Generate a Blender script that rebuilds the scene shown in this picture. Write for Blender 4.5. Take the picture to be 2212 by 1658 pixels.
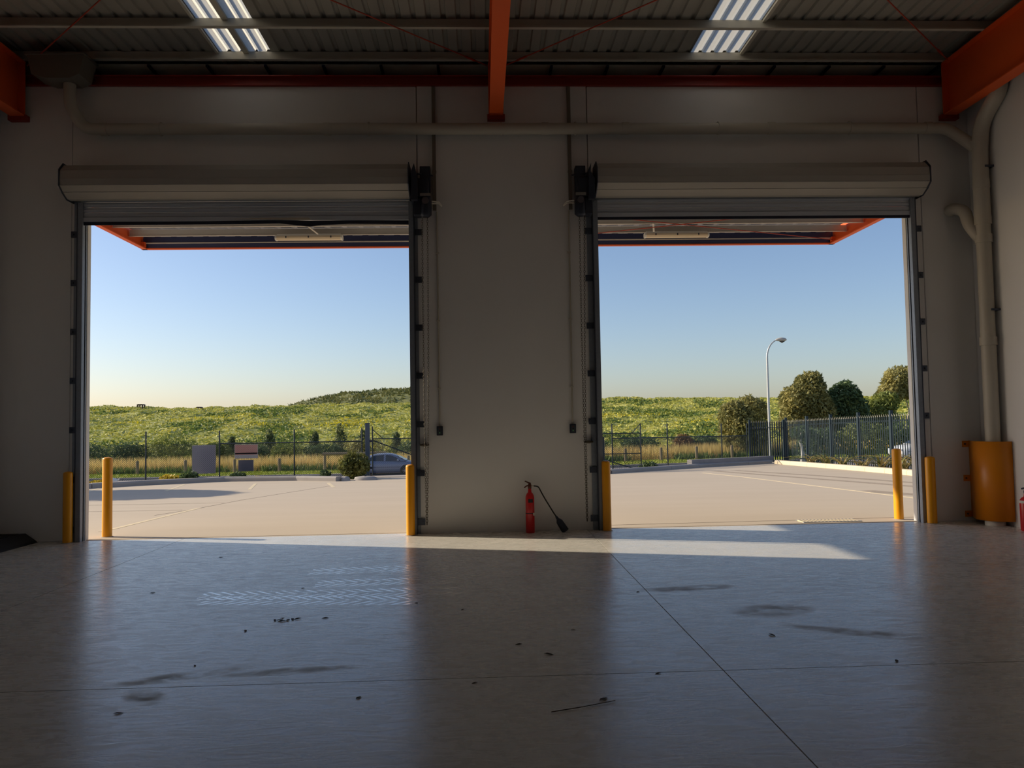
import bpy, math, random
import numpy as np
from mathutils import Vector, Matrix, Euler

for o in list(bpy.data.objects):
    bpy.data.objects.remove(o, do_unlink=True)
SC = bpy.context.scene
COL = SC.collection
random.seed(7)
RS = np.random.RandomState(11)
PI = math.pi

# ------------------------------------------------------------------ camera
cam = bpy.data.cameras.new('camera')
cam.sensor_fit = 'HORIZONTAL'
cam.sensor_width = 36.0
cam.lens = 36.0 * 1660.0 / 2212.0
cam.clip_start, cam.clip_end = 0.05, 1000
camo = bpy.data.objects.new('camera', cam)
COL.objects.link(camo)
R_, U_, F_ = (0.99908769, -0.03918854, -0.01697193), (0.01509604, -0.04767773, 0.99874869), (0.03994868, 0.99809373, 0.04704264)
camo.matrix_world = Matrix(((R_[0], U_[0], -F_[0], 0), (R_[1], U_[1], -F_[1], -11.3), (R_[2], U_[2], -F_[2], 1.62), (0, 0, 0, 1)))
SC.camera = camo

# ------------------------------------------------------------------ sky, sun, exposure
SUN_EL = math.radians(24.1)
SUN_H = Vector((1.0, -0.297, 0)).normalized()          # the way the light travels over the ground
world = bpy.data.worlds.new('sky')
SC.world = world
world.use_nodes = True
wn = world.node_tree
wn.nodes.clear()
sky = wn.nodes.new('ShaderNodeTexSky')
sky.sky_type = 'NISHITA'
sky.sun_disc = False
sky.sun_elevation = SUN_EL
sky.sun_rotation = math.atan2(-SUN_H.x, -SUN_H.y)      # from +Y, clockwise seen from above
sky.altitude = 0
sky.air_density = 1.0
sky.dust_density = 0.9
sky.ozone_density = 2.6
bg = wn.nodes.new('ShaderNodeBackground')
bg.inputs['Strength'].default_value = 0.124
wo = wn.nodes.new('ShaderNodeOutputWorld')
tint = wn.nodes.new('ShaderNodeMixRGB')                 # white balance of the whole sky
tint.blend_type = 'MULTIPLY'
tint.inputs[0].default_value = 1.0
tint.inputs[2].default_value = (1.05, 1.01, 1.07, 1)
wn.links.new(sky.outputs[0], tint.inputs[1])
wn.links.new(tint.outputs[0], bg.inputs[0])
wn.links.new(bg.outputs[0], wo.inputs[0])
sl = bpy.data.lights.new('sun', 'SUN')
sl.energy = 5.2
sl.color = (1.0, 0.87, 0.68)
sl.angle = math.radians(0.53)
so = bpy.data.objects.new('sun', sl)
COL.objects.link(so)
so.location = (-30, 12, 20)
so.rotation_euler = Vector((SUN_H.x * math.cos(SUN_EL), SUN_H.y * math.cos(SUN_EL), -math.sin(SUN_EL))).to_track_quat('-Z', 'Y').to_euler()
SC.view_settings.view_transform = 'Standard'
SC.view_settings.look = 'None'
SC.view_settings.gamma = 1.0
SC.view_settings.use_curve_mapping = False
SC.view_settings.exposure = 0.12


# ------------------------------------------------------------------ materials
def lin(c):
    return tuple(((v / 255) / 12.92 if v <= 10 else ((v / 255 + 0.055) / 1.055) ** 2.4) for v in c)


MATS = {}


def mat(name, rgb, rough=0.6, metal=0.0, var=0.0, scale=4.0, rgb2=None, bump=0.0, bscale=40.0, spec=0.5, trans=0.0, detail=4.0, stretch=None):
    """a principled material; var mixes towards rgb2 (or a darker tone) by noise"""
    if name in MATS:
        return MATS[name]
    m = bpy.data.materials.new(name)
    m.use_nodes = True
    nt = m.node_tree
    b = nt.nodes['Principled BSDF']
    c = lin(rgb) + (1,)
    b.inputs['Base Color'].default_value = c
    b.inputs['Roughness'].default_value = rough
    b.inputs['Metallic'].default_value = metal
    b.inputs['Specular IOR Level'].default_value = spec
    tc = nt.nodes.new('ShaderNodeTexCoord')
    src = tc.outputs['Object']
    if stretch:
        mp = nt.nodes.new('ShaderNodeMapping')
        mp.inputs['Scale'].default_value = stretch
        nt.links.new(src, mp.inputs[0])
        src = mp.outputs[0]
    if var > 0:
        n = nt.nodes.new('ShaderNodeTexNoise')
        n.inputs['Scale'].default_value = scale
        n.inputs['Detail'].default_value = detail
        nt.links.new(src, n.inputs['Vector'])
        r = nt.nodes.new('ShaderNodeValToRGB')
        c2 = (lin(rgb2) + (1,)) if rgb2 else tuple(v * 0.55 for v in c[:3]) + (1,)
        r.color_ramp.elements[0].position = 0.5 - 0.25
        r.color_ramp.elements[1].position = 0.5 + 0.25
        r.color_ramp.elements[0].color = tuple(c[i] * (1 - var) + c2[i] * var for i in range(3)) + (1,)
        r.color_ramp.elements[1].color = c
        nt.links.new(n.outputs['Fac'], r.inputs[0])
        nt.links.new(r.outputs[0], b.inputs['Base Color'])
    if bump > 0:
        n2 = nt.nodes.new('ShaderNodeTexNoise')
        n2.inputs['Scale'].default_value = bscale
        n2.inputs['Detail'].default_value = 3
        nt.links.new(src, n2.inputs['Vector'])
        bp = nt.nodes.new('ShaderNodeBump')
        bp.inputs['Strength'].default_value = bump
        bp.inputs['Distance'].default_value = 0.02
        nt.links.new(n2.outputs['Fac'], bp.inputs['Height'])
        nt.links.new(bp.outputs[0], b.inputs['Normal'])
    MATS[name] = m
    return m


def leafmat(name, rgb, rgb2, scale=0.8, rough=0.55, tl=0.3):
    """foliage: noise between two greens, thin enough to let light through"""
    if name in MATS:
        return MATS[name]
    m = mat(name, rgb, rough, var=1.0, scale=scale, rgb2=rgb2, spec=0.25)
    nt = m.node_tree
    b = nt.nodes['Principled BSDF']
    out = nt.nodes['Material Output']
    t = nt.nodes.new('ShaderNodeBsdfTranslucent')
    nt.links.new(b.inputs['Base Color'].links[0].from_socket, t.inputs['Color'])
    mx = nt.nodes.new('ShaderNodeMixShader')
    mx.inputs[0].default_value = tl
    nt.links.new(b.outputs[0], mx.inputs[1])
    nt.links.new(t.outputs[0], mx.inputs[2])
    nt.links.new(mx.outputs[0], out.inputs['Surface'])
    return m


def floor_material():
    m = mat('polished_concrete', (168, 163, 152), 0.3)
    nt = m.node_tree
    N, L = nt.nodes, nt.links
    b = N['Principled BSDF']
    tc = N.new('ShaderNodeTexCoord')

    def noise(sc, det, vec, dist=0.0):
        n = N.new('ShaderNodeTexNoise')
        n.inputs['Scale'].default_value = sc
        n.inputs['Detail'].default_value = det
        n.inputs['Distortion'].default_value = dist
        L.new(vec, n.inputs['Vector'])
        return n.outputs['Fac']

    def mth(op, a, c=None, d=None):
        n = N.new('ShaderNodeMath')
        n.operation = op
        for i, v in enumerate((a, c, d)):
            if v is None:
                continue
            if isinstance(v, (int, float)):
                n.inputs[i].default_value = v
            else:
                L.new(v, n.inputs[i])
        return n.outputs[0]

    def rng(v, a, c, lo=0.0, hi=1.0):
        n = N.new('ShaderNodeMapRange')
        L.new(v, n.inputs[0])
        n.inputs[1].default_value, n.inputs[2].default_value = a, c
        n.inputs[3].default_value, n.inputs[4].default_value = lo, hi
        return n.outputs[0]
    P = tc.outputs['Object']
    sx = N.new('ShaderNodeSeparateXYZ')
    L.new(P, sx.inputs[0])
    X, Y = sx.outputs[0], sx.outputs[1]
    n1 = noise(0.8, 6, P, 0.6)
    n2 = noise(6.0, 5, P, 0.4)
    mp = N.new('ShaderNodeMapping')
    mp.inputs['Scale'].default_value = (1.0, 3.2, 1)
    mp.inputs['Rotation'].default_value = (0, 0, 0.25)
    L.new(P, mp.inputs[0])
    n3 = noise(4.5, 8, mp.outputs[0], 1.6)            # trowel drag marks
    # tread prints left by a loader: three tracks of chevrons
    tread = None
    for yc, sl_, x0, x1, ph in ((-3.30, 0.03, -1.7, -0.3, 0.0), (-3.85, -0.02, -2.7, -0.2, 0.3), (-4.25, -0.10, -2.6, -0.5, 0.6), (-2.6, 0.06, -1.9, -0.4, 0.1)):
        d = mth('SUBTRACT', mth('SUBTRACT', Y, yc), mth('MULTIPLY', X, sl_))
        a = mth('ABSOLUTE', d)
        inb = mth('MULTIPLY', mth('LESS_THAN', a, 0.17), mth('GREATER_THAN', a, 0.02))
        fr = mth('FRACT', mth('ADD', mth('MULTIPLY', mth('ADD', X, mth('MULTIPLY', a, 1.1)), 8.5), ph))
        ch = mth('MULTIPLY', mth('LESS_THAN', fr, 0.34), inb)
        ch = mth('MULTIPLY', ch, mth('MULTIPLY', mth('GREATER_THAN', X, x0), mth('LESS_THAN', X, x1)))
        tread = ch if tread is None else mth('MAXIMUM', tread, ch)
    tread = mth('MULTIPLY', tread, rng(n2, 0.30, 0.48))
    # swept oil stain by the cross joint
    stain = None
    for cx, cy, rx, ry, an in ((-1.95, -6.15, 0.46, 0.09, 0.35), (-2.05, -6.52, 0.20, 0.10, -0.7), (-1.3, -6.12, 0.5, 0.07, 0.12), (2.4, -4.9, 0.35, 0.2, 0.2), (2.75, -5.6, 0.5, 0.1, -0.5), (1.9, -4.0, 0.5, 0.12, 0.1)):
        ca, sa = math.cos(an), math.sin(an)
        dx, dy = mth('SUBTRACT', X, cx), mth('SUBTRACT', Y, cy)
        u = mth('DIVIDE', mth('ADD', mth('MULTIPLY', dx, ca), mth('MULTIPLY', dy, sa)), rx)
        v = mth('DIVIDE', mth('SUBTRACT', mth('MULTIPLY', dy, ca), mth('MULTIPLY', dx, sa)), ry)
        e = rng(mth('ADD', mth('MULTIPLY', u, u), mth('MULTIPLY', v, v)), 0.1, 1.3, 1.0, 0.0)
        stain = e if stain is None else mth('MAXIMUM', stain, e)
    stain = mth('MULTIPLY', stain, rng(n2, 0.32, 0.6))
    cr = N.new('ShaderNodeValToRGB')
    cr.color_ramp.elements[0].position, cr.color_ramp.elements[1].position = 0.25, 0.75
    cr.color_ramp.elements[0].color = lin((196, 193, 184)) + (1,)
    cr.color_ramp.elements[1].color = lin((226, 221, 210)) + (1,)
    L.new(mth('ADD', mth('MULTIPLY', n1, 0.6), mth('MULTIPLY', n2, 0.4)), cr.inputs[0])

    def mixc(f, a, col):
        mx = N.new('ShaderNodeMixRGB')
        L.new(f, mx.inputs[0])
        L.new(a, mx.inputs[1])
        mx.inputs[2].default_value = lin(col) + (1,)
        return mx.outputs[0]
    c = mixc(mth('MULTIPLY', tread, 0.85), cr.outputs[0], (244, 242, 238))
    c = mixc(mth('MULTIPLY', stain, 0.55), c, (62, 60, 50))
    L.new(c, b.inputs['Base Color'])
    ro = mth('ADD', rng(n3, 0.3, 0.7, 0.20, 0.36), mth('ADD', mth('MULTIPLY', tread, -0.12), mth('MULTIPLY', stain, 0.25)))
    L.new(ro, b.inputs['Roughness'])
    bp = N.new('ShaderNodeBump')
    bp.inputs['Strength'].default_value = 0.35
    bp.inputs['Distance'].default_value = 0.004
    L.new(mth('ADD', mth('MULTIPLY', n3, 0.8), mth('MULTIPLY', tread, 0.25)), bp.inputs['Height'])
    L.new(bp.outputs[0], b.inputs['Normal'])
    sp = mth('ADD', mth('ADD', rng(n3, 0.3, 0.7, 0.40, 0.62), rng(n1, 0.3, 0.7, 0.0, 0.16)), mth('SUBTRACT', mth('MULTIPLY', tread, 0.75), mth('MULTIPLY', stain, 0.3)))
    L.new(sp, b.inputs['Specular IOR Level'])
    L.new(mth('MULTIPLY', tread, 0.30), b.inputs['Metallic'])       # shiny rubber film left by the tyres
    return m


M_FLOOR = floor_material()
M_WALL = mat('painted_precast', (236, 235, 233), 0.75, var=0.3, scale=0.9, rgb2=(218, 216, 213), bump=0.05, bscale=90)
M_JAMB = mat('galvanised_steel', (146, 154, 166), 0.5, 0.3, var=0.3, scale=25)
M_LUG = mat('dark_bracket', (78, 84, 98), 0.5, 0.6)
M_COVER = mat('roller_cover', (176, 172, 164), 0.5, var=0.15, scale=2)
M_CURT = mat('roller_slat', (196, 202, 212), 0.45)
M_SEAL = mat('rubber_seal', (38, 42, 60), 0.7)
M_ALU = mat('aluminium_strip', (198, 190, 176), 0.4, 0.3)
M_ORANGE = mat('orange_paint', (238, 98, 36), 0.45, var=0.2, scale=2, rgb2=(210, 80, 28))
M_RED = mat('red_paint', (150, 38, 26), 0.5)
M_REDR = mat('rod_red', (176, 66, 44), 0.5)
M_PURLIN = mat('purlin_steel', (204, 200, 188), 0.6, 0.0, var=0.3, scale=3)
M_ROOF = mat('roof_sheet', (164, 162, 154), 0.6, 0.0, var=0.4, scale=1.5)
M_SOFF = mat('ribbed_soffit', (236, 231, 218), 0.5)
M_GUTSHADE = mat('gutter_and_shade_blue', (50, 56, 92), 0.5)  # box gutter blue; on the awning channel it stands for shade
M_PVC = mat('pipe_paint', (196, 190, 176), 0.45, var=0.15, scale=3)
M_YEL = mat('safety_yellow', (247, 168, 8), 0.4, var=0.15, scale=3, rgb2=(214, 134, 6))
M_YELG = mat('guard_yellow', (232, 142, 14), 0.38, var=0.2, scale=2, rgb2=(190, 108, 10))
M_FRED = mat('extinguisher_red', (206, 26, 30), 0.3, var=0.1, scale=4)
M_BLK = mat('black_rubber', (26, 26, 28), 0.6)
M_BLKM = mat('black_metal', (54, 60, 74), 0.45, 0.4)
M_WHITE = mat('white_plastic', (226, 222, 210), 0.5)
M_CONC = mat('yard_concrete', (199, 183, 160), 0.85, var=0.35, scale=0.5, rgb2=(180, 162, 138), bump=0.1, bscale=30, stretch=(0.5, 2.5, 1))
M_KERB = mat('kerb_concrete', (168, 160, 152), 0.85, var=0.3, scale=2)
M_KERBC = mat('kerb_cream', (226, 208, 174), 0.85, var=0.2, scale=2)
M_LINE = mat('line_paint', (226, 208, 170), 0.7, var=0.5, scale=6, rgb2=(206, 186, 152))
M_JOINT = mat('joint_filler', (120, 104, 84), 0.9)
M_MARK = mat('tyre_mark', (176, 158, 134), 0.9, var=0.8, scale=9, rgb2=(140, 126, 112))
M_ASPH = mat('asphalt', (150, 142, 140), 0.9, var=0.3, scale=2)
M_FENCE = mat('fence_dark', (34, 48, 54), 0.5, 0.1)
M_PAL = mat('palisade_dark', (30, 48, 56), 0.5, 0.1)
M_TIP = mat('pale_tip', (150, 148, 136), 0.45, 0.2)
M_WOOD = mat('weathered_timber', (150, 132, 102), 0.85, var=0.6, scale=6, rgb2=(104, 90, 70), stretch=(1, 1, 0.2))
M_BARK = mat('pale_bark', (188, 176, 152), 0.8, var=0.5, scale=5)
M_BARKD = mat('dark_bark', (92, 76, 58), 0.85, var=0.5, scale=5)


# ------------------------------------------------------------------ building helpers
ORG = {}          # world origin of every object that may get children


class MB:
    def __init__(s):
        s.v, s.f, s.sm = [], [], []

    def add(s, vs, fs, smooth=False):
        k = len(s.v)
        s.v += [tuple(p) for p in vs]
        s.f += [tuple(i + k for i in f) for f in fs]
        s.sm += [smooth] * len(fs)
        return s

    def box(s, x0, x1, y0, y1, z0, z1):
        return s.add([(x0, y0, z0), (x1, y0, z0), (x1, y1, z0), (x0, y1, z0), (x0, y0, z1), (x1, y0, z1), (x1, y1, z1), (x0, y1, z1)],
                     [(3, 2, 1, 0), (4, 5, 6, 7), (0, 1, 5, 4), (1, 2, 6, 5), (2, 3, 7, 6), (3, 0, 4, 7)])

    def tube(s, path, r, n=12, caps=True, smooth=True):
        P = [Vector(p) for p in path]
        rr = r if isinstance(r, (list, tuple)) else [r] * len(P)
        vs, fs = [], []
        ref = None
        for i, p in enumerate(P):
            if i == 0:
                t = P[1] - P[0]
            elif i == len(P) - 1:
                t = P[-1] - P[-2]
            else:
                t = (P[i + 1] - p).normalized() + (p - P[i - 1]).normalized()
            t.normalize()
            if ref is None:
                ref = Vector((0, 0, 1)) if abs(t.z) < 0.9 else Vector((1, 0, 0))
            a = (ref - t * ref.dot(t)).normalized()
            ref = a
            b = t.cross(a)
            for k in range(n):
                th = 2 * PI * k / n
                vs.append(p + (a * math.cos(th) + b * math.sin(th)) * rr[i])
        for i in range(len(P) - 1):
            for k in range(n):
                fs.append((i * n + k, i * n + (k + 1) % n, (i + 1) * n + (k + 1) % n, (i + 1) * n + k))
        s.add(vs, fs, smooth)
        if caps:
            s.add(vs[:n], [tuple(range(n))[::-1]])
            s.add(vs[-n:], [tuple(range(n))])
        return s

    def lathe(s, prof, n=24, at=(0, 0, 0), smooth=True):
        """profile of (r, z) turned about the vertical axis"""
        vs, fs = [], []
        for r, z in prof:
            for k in range(n):
                th = 2 * PI * k / n
                vs.append((at[0] + r * math.cos(th), at[1] + r * math.sin(th), at[2] + z))
        for i in range(len(prof) - 1):
            for k in range(n):
                fs.append((i * n + k, i * n + (k + 1) % n, (i + 1) * n + (k + 1) % n, (i + 1) * n + k))
        s.add(vs, fs, smooth)
        s.add(vs[:n], [tuple(range(n))[::-1]])
        s.add(vs[-n:], [tuple(range(n))])
        return s

    def prism(s, poly, axis, a, b):
        """polygon of 2-D points pushed along axis x, y or z from a to b"""
        def pt(q, w):
            return (w, q[0], q[1]) if axis == 'x' else ((q[0], w, q[1]) if axis == 'y' else (q[0], q[1], w))
        n = len(poly)
        vs = [pt(q, a) for q in poly] + [pt(q, b) for q in poly]
        fs = [(i, (i + 1) % n, n + (i + 1) % n, n + i) for i in range(n)] + [tuple(range(n))[::-1], tuple(range(n, 2 * n))]
        return s.add(vs, fs)

    def bar(s, p, q, w, h):
        """rectangular bar from p to q"""
        p, q = Vector(p), Vector(q)
        t = (q - p).normalized()
        up = Vector((0, 0, 1)) if abs(t.z) < 0.95 else Vector((0, 1, 0))
        a = t.cross(up).normalized() * (w / 2)
        b = a.cross(t).normalized() * (h / 2)
        vs = [c + i * a + j * b for c in (p, q) for i, j in ((-1, -1), (1, -1), (1, 1), (-1, 1))]
        return s.add(vs, [(0, 1, 2, 3), (7, 6, 5, 4), (0, 4, 5, 1), (1, 5, 6, 2), (2, 6, 7, 3), (3, 7, 4, 0)])

    def build(s, name, m, parent=None, at=None, bevel=0.0, local=False):
        """one mesh object; coordinates are world ones unless local"""
        o0 = Vector((0, 0, 0))
        if parent is not None and not local:
            o0 = Vector(ORG.get(parent.name, (0, 0, 0)))
        if at is not None and parent is None:
            o0 = Vector(at)
        me = bpy.data.meshes.new(name)
        me.from_pydata([(v[0] - o0.x, v[1] - o0.y, v[2] - o0.z) for v in s.v], [], s.f)
        me.polygons.foreach_set('use_smooth', s.sm)
        me.materials.append(m)
        me.update()
        o = bpy.data.objects.new(name, me)
        COL.objects.link(o)
        if parent is not None:
            o.parent = parent
            ORG[o.name] = tuple(o0)
        elif at is not None:
            o.location = o0
            ORG[o.name] = tuple(o0)
        if bevel:
            bv = o.modifiers.new('edge', 'BEVEL')
            bv.width = bevel
            bv.segments = 2
            bv.limit_method = 'ANGLE'
        return o


def tag(o, label=None, cat=None, group=None, kind=None):
    if label:
        o['label'] = label
    if cat:
        o['category'] = cat
    if group:
        o['group'] = group
    if kind:
        o['kind'] = kind
    return o


def thing(name, loc, label, cat, group=None, kind=None):
    o = bpy.data.objects.new(name, None)
    o.empty_display_size = 0.1
    COL.objects.link(o)
    o.location = loc
    ORG[o.name] = tuple(loc)
    return tag(o, label, cat, group, kind)


def share(src, name, parent, loc, rotz=0.0, scale=None):
    """another part that shares src's mesh"""
    o = bpy.data.objects.new(name, src.data)
    COL.objects.link(o)
    o.parent = parent
    o.location = loc
    if rotz:
        o.rotation_euler = (0, 0, rotz)
    if scale:
        o.scale = scale
    return o


def dup(root, loc, rotz=0.0, label=None, scale=None):
    r = root.copy()
    COL.objects.link(r)
    r.location = loc
    r.rotation_euler = (0, 0, rotz)
    if scale:
        r.scale = (scale,) * 3
    if label:
        r['label'] = label
    for ch in list(root.children):
        c = ch.copy()
        COL.objects.link(c)
        c.parent = r
        for g in list(ch.children):
            d = g.copy()
            COL.objects.link(d)
            d.parent = c
    return r


def np_mesh(name, V, T, m, parent=None, smooth=False, at=None):
    """mesh from numpy arrays, T triangles or quads"""
    me = bpy.data.meshes.new(name)
    V = np.asarray(V, np.float32)
    T = np.asarray(T, np.int32)
    if parent is not None:
        V = V - np.array(ORG.get(parent.name, (0, 0, 0)), np.float32)
    elif at is not None:
        V = V - np.array(at, np.float32)
    k = T.shape[1]
    me.vertices.add(len(V))
    me.vertices.foreach_set('co', V.ravel())
    me.loops.add(T.size)
    me.loops.foreach_set('vertex_index', T.ravel())
    me.polygons.add(len(T))
    me.polygons.foreach_set('loop_start', np.arange(0, T.size, k, dtype=np.int32))
    me.polygons.foreach_set('loop_total', np.full(len(T), k, np.int32))
    me.update(calc_edges=True)
    me.validate()
    if smooth:
        me.polygons.foreach_set('use_smooth', [True] * len(T))
    me.materials.append(m)
    o = bpy.data.objects.new(name, me)
    COL.objects.link(o)
    if parent is not None:
        o.parent = parent
    elif at is not None:
        o.location = at
        ORG[o.name] = tuple(at)
    return o


TAB = RS.rand(256, 256)


def vnoise(x, y, seed=0):
    x = x + seed * 17.3
    y = y + seed * 9.1
    xi, yi = np.floor(x).astype(int), np.floor(y).astype(int)
    fx, fy = x - xi, y - yi
    fx, fy = fx * fx * (3 - 2 * fx), fy * fy * (3 - 2 * fy)
    g = lambda a, b: TAB[a % 256, b % 256]
    return (g(xi, yi) * (1 - fx) + g(xi + 1, yi) * fx) * (1 - fy) + (g(xi, yi + 1) * (1 - fx) + g(xi + 1, yi + 1) * fx) * fy


def gz(x, y):
    """ground outside: the yard falls gently, then the land drops to the road and the bank rises behind"""
    x = np.asarray(x, float)
    y = np.asarray(y, float)
    t = np.clip((y - 17.5) / 23.5, 0, 1)
    z = np.where(y < 17.5, -0.023 * y, -0.40 - 1.43 * t + 0.013 * np.clip(x, -8, 25) * t)
    z = np.where(y > 41.3, z + 0.10, z)
    u = np.clip((y - 52) / 68, 0, 1)
    return z + u * (6.65 - 0.013 * np.clip(x, -8, 25))


def gzf(x, y):
    return float(gz(x, y))


# ------------------------------------------------------------------ the room shell
floor = tag(bpy.data.objects.new('floor', None), kind='structure')
COL.objects.link(floor)
xs = [-6.95, -4.3, 1.52, 7.5]
ys = [0.03, -6.36, -12.7, -19.0, -24.0]
for i in range(3):
    for j in range(4):
        a = xs[i] + (0.004 if i else 0)
        b = xs[i + 1] - (0.004 if i < 2 else 0)
        MB().box(a, b, ys[j + 1] + 0.004, ys[j] - 0.004, -0.15, 0).build('slab', M_FLOOR, floor)
MB().box(-6.95, 7.5, -24, 0.03, -0.3, -0.012).build('slab_bed', M_JOINT, floor)

wf = tag(bpy.data.objects.new('wall_front', None), kind='structure')
COL.objects.link(wf)
OL, OR_ = (-5.73, -1.01), (1.74, 6.52)       # the two door openings
HEAD = 4.92
WT = 6.62
g = 0.006


def panel(x0, x1, z0, z1, y0=0.0, y1=0.18):
    return MB().box(x0 + g, x1 - g, y0, y1, z0, z1).build('precast_panel', M_WALL, wf, bevel=0.008)


panel(-9.5, OL[0] - 0.19 + g, 0, WT)
panel(OL[0] - 0.19, -0.905, HEAD, WT)
MB().box(OL[0] - 0.19 + g, OL[0], 0, 0.18, 0, HEAD).build('door_reveal', M_WALL, wf)
MB().prism([(OL[1], 0), (OR_[0], 0), (OR_[0], HEAD), (1.645 - g, HEAD), (1.645 - g, WT), (-0.905 + g, WT), (-0.905 + g, HEAD), (OL[1], HEAD)], 'y', 0, 0.18).build('precast_panel', M_WALL, wf)
panel(1.645, 6.73, HEAD, WT)
MB().box(OR_[1], 6.73 - g, 0, 0.18, 0, HEAD).build('door_reveal', M_WALL, wf)
panel(6.73, 9.5, 0, WT)
MB().box(-9.5, 9.5, 0.05, 0.17, 5.0, WT - 0.002).build('joint_backing', M_JOINT, wf)
wl = tag(MB().box(-7.15, -6.95, -24, 0, -0.1, 7.4).build('wall_left', M_WALL), kind='structure')
wr = tag(bpy.data.objects.new('wall_right', None), kind='structure')
COL.objects.link(wr)
for k in range(4):
    MB().box(7.5, 7.7, -24 + k * 6 + 0.006, -18 + k * 6 - 0.006, -0.1, 7.4).build('precast_panel', M_WALL, wr)
wb = tag(MB().box(-7.15, 7.7, -24.2, -24, -0.1, 7.4).build('wall_back', M_WALL), kind='structure')

# ------------------------------------------------------------------ roof: ribbed sheet, purlins, skylights
ceil = tag(bpy.data.objects.new('ceiling', None), kind='structure')
COL.objects.link(ceil)
ZR = 7.10
SKY = [(-3.77, -3.02), (3.22, 3.96)]          # skylight strips running into the room


def ribbed(x0, x1, y0, y1, z, pitch, name, m, parent, h=0.03, t=0.003):
    """trapezoid-ribbed sheet, ribs along Y"""
    n = max(1, round((x1 - x0) / pitch))
    p = (x1 - x0) / n
    prof = []
    for k in range(n):
        a = x0 + k * p
        prof += [(a, z), (a + p * 0.62, z), (a + p * 0.70, z + h), (a + p * 0.92, z + h)]
    prof.append((x1, z))
    vs, fs = [], []
    for q in prof:
        vs += [(q[0], y0, q[1]), (q[0], y1, q[1]), (q[0], y1, q[1] + t), (q[0], y0, q[1] + t)]
    for i in range(len(prof) - 1):
        a, b = 4 * i, 4 * (i + 1)
        fs += [(a, b, b + 1, a + 1), (a + 3, a + 2, b + 2, b + 3)]
    return MB().add(vs, fs).build(name, m, parent)


M_SKYL = bpy.data.materials.new('skylight_fibreglass')
M_SKYL.use_nodes = True
nt = M_SKYL.node_tree
nt.nodes.clear()
o_ = nt.nodes.new('ShaderNodeOutputMaterial')
t_ = nt.nodes.new('ShaderNodeBsdfTranslucent')
t_.inputs[0].default_value = (0.84, 0.82, 0.76, 1)
d_ = nt.nodes.new('ShaderNodeBsdfDiffuse')
d_.inputs[0].default_value = (0.6, 0.58, 0.5, 1)
x_ = nt.nodes.new('ShaderNodeMixShader')
x_.inputs[0].default_value = 0.15
nt.links.new(t_.outputs[0], x_.inputs[1])
nt.links.new(d_.outputs[0], x_.inputs[2])
nt.links.new(x_.outputs[0], o_.inputs[0])
edges = [-7.15, SKY[0][0], SKY[0][1], SKY[1][0], SKY[1][1], 7.7]
for i in range(5):
    a, b = edges[i], edges[i + 1]
    if i in (1, 3):
        ribbed(a, b, -0.1, 0.6, ZR, 0.2, 'roof_sheet', M_ROOF, ceil)
        ribbed(a, b, -24.2, -12.0, ZR, 0.2, 'roof_sheet', M_ROOF, ceil)
        if i == 1:
            ribbed(a, a + 0.36, -12.0, -0.1, ZR, 0.18, 'skylight_sheet', M_SKYL, ceil)
            ribbed(a + 0.42, b, -12.0, -0.1, ZR, 0.165, 'skylight_sheet', M_SKYL, ceil)
            MB().box(a + 0.35, a + 0.43, -24.2, 0.6, ZR - 0.03, ZR + 0.05).build('skylight_joiner', M_PURLIN, ceil)
        else:
            ribbed(a, b, -12.0, -0.1, ZR, 0.185, 'skylight_sheet', M_SKYL, ceil)
    else:
        ribbed(a, b, -24.2, 0.6, ZR, 0.2, 'roof_sheet', M_ROOF, ceil)
MB().box(SKY[0][0] - 0.05, SKY[0][0] - 0.01, -24.2, 0.6, ZR - 0.035, ZR).build('flashing', M_PURLIN, ceil)
MB().box(SKY[1][1] + 0.01, SKY[1][1] + 0.06, -24.2, 0.6, ZR - 0.035, ZR).build('flashing', M_PURLIN, ceil)
zb = 6.955
pb = MB()
pb.box(-7.1, 7.65, -0.002, 0.002, zb, ZR - 0.002)
pb.box(-7.1, 7.65, -0.06, 0.0, zb, zb + 0.003)
pb.box(-7.1, 7.65, -0.06, -0.057, zb, zb + 0.018)
pb.box(-7.1, 7.65, 0.0, 0.06, ZR - 0.006, ZR - 0.003)
p0 = pb.build('purlin', M_PURLIN, ceil)
p0.location = (0, -0.1, 0)
for k in range(1, 23):
    share(p0, 'purlin', ceil, (0, -0.1 - 0.94 * k, 0))

# eave: red strut on the wall head, then the box gutter recess behind it
eave = thing('eave_beam', (0, 0, WT), 'dark red steel eave beam along the top of the front wall', 'beam')
MB().box(-6.95, 7.5, -0.05, 0.12, WT, WT + 0.012).build('flange', M_RED, eave)
MB().box(-6.95, 7.5, 0.03, 0.045, WT + 0.012, WT + 0.138).build('web', M_RED, eave)
MB().box(-6.95, 7.5, -0.05, 0.12, WT + 0.138, WT + 0.15).build('flange', M_RED, eave)
gr = thing('box_gutter', (0, 0.4, 6.78), 'ribbed metal soffit of the box gutter above the eave beam', None, None, 'structure')
vs, fs = [], []
nr = 9
for k in range(nr * 2 + 1):
    y = 0.10 + 0.45 * k / (nr * 2)
    z = 7.0 + (0.018 if k % 2 else 0)
    vs += [(-7.0, y, z), (7.6, y, z)]
for k in range(nr * 2):
    fs.append((2 * k, 2 * k + 1, 2 * k + 3, 2 * k + 2))
MB().add(vs, fs).build('ribbed_soffit', M_SOFF, gr)
MB().box(-7.0, 7.6, 0.55, 0.6, 6.5, 7.09).build('back_plate', M_GUTSHADE, gr)
MB().box(-7.0, 7.6, 0.18, 0.55, 6.5, 6.56).build('gutter_floor', M_GUTSHADE, gr)
jo = MB().box(-0.02, 0.02, -0.22, 0.22, -0.03, 0.0).build('joist', M_GUTSHADE, gr, local=True)
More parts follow.
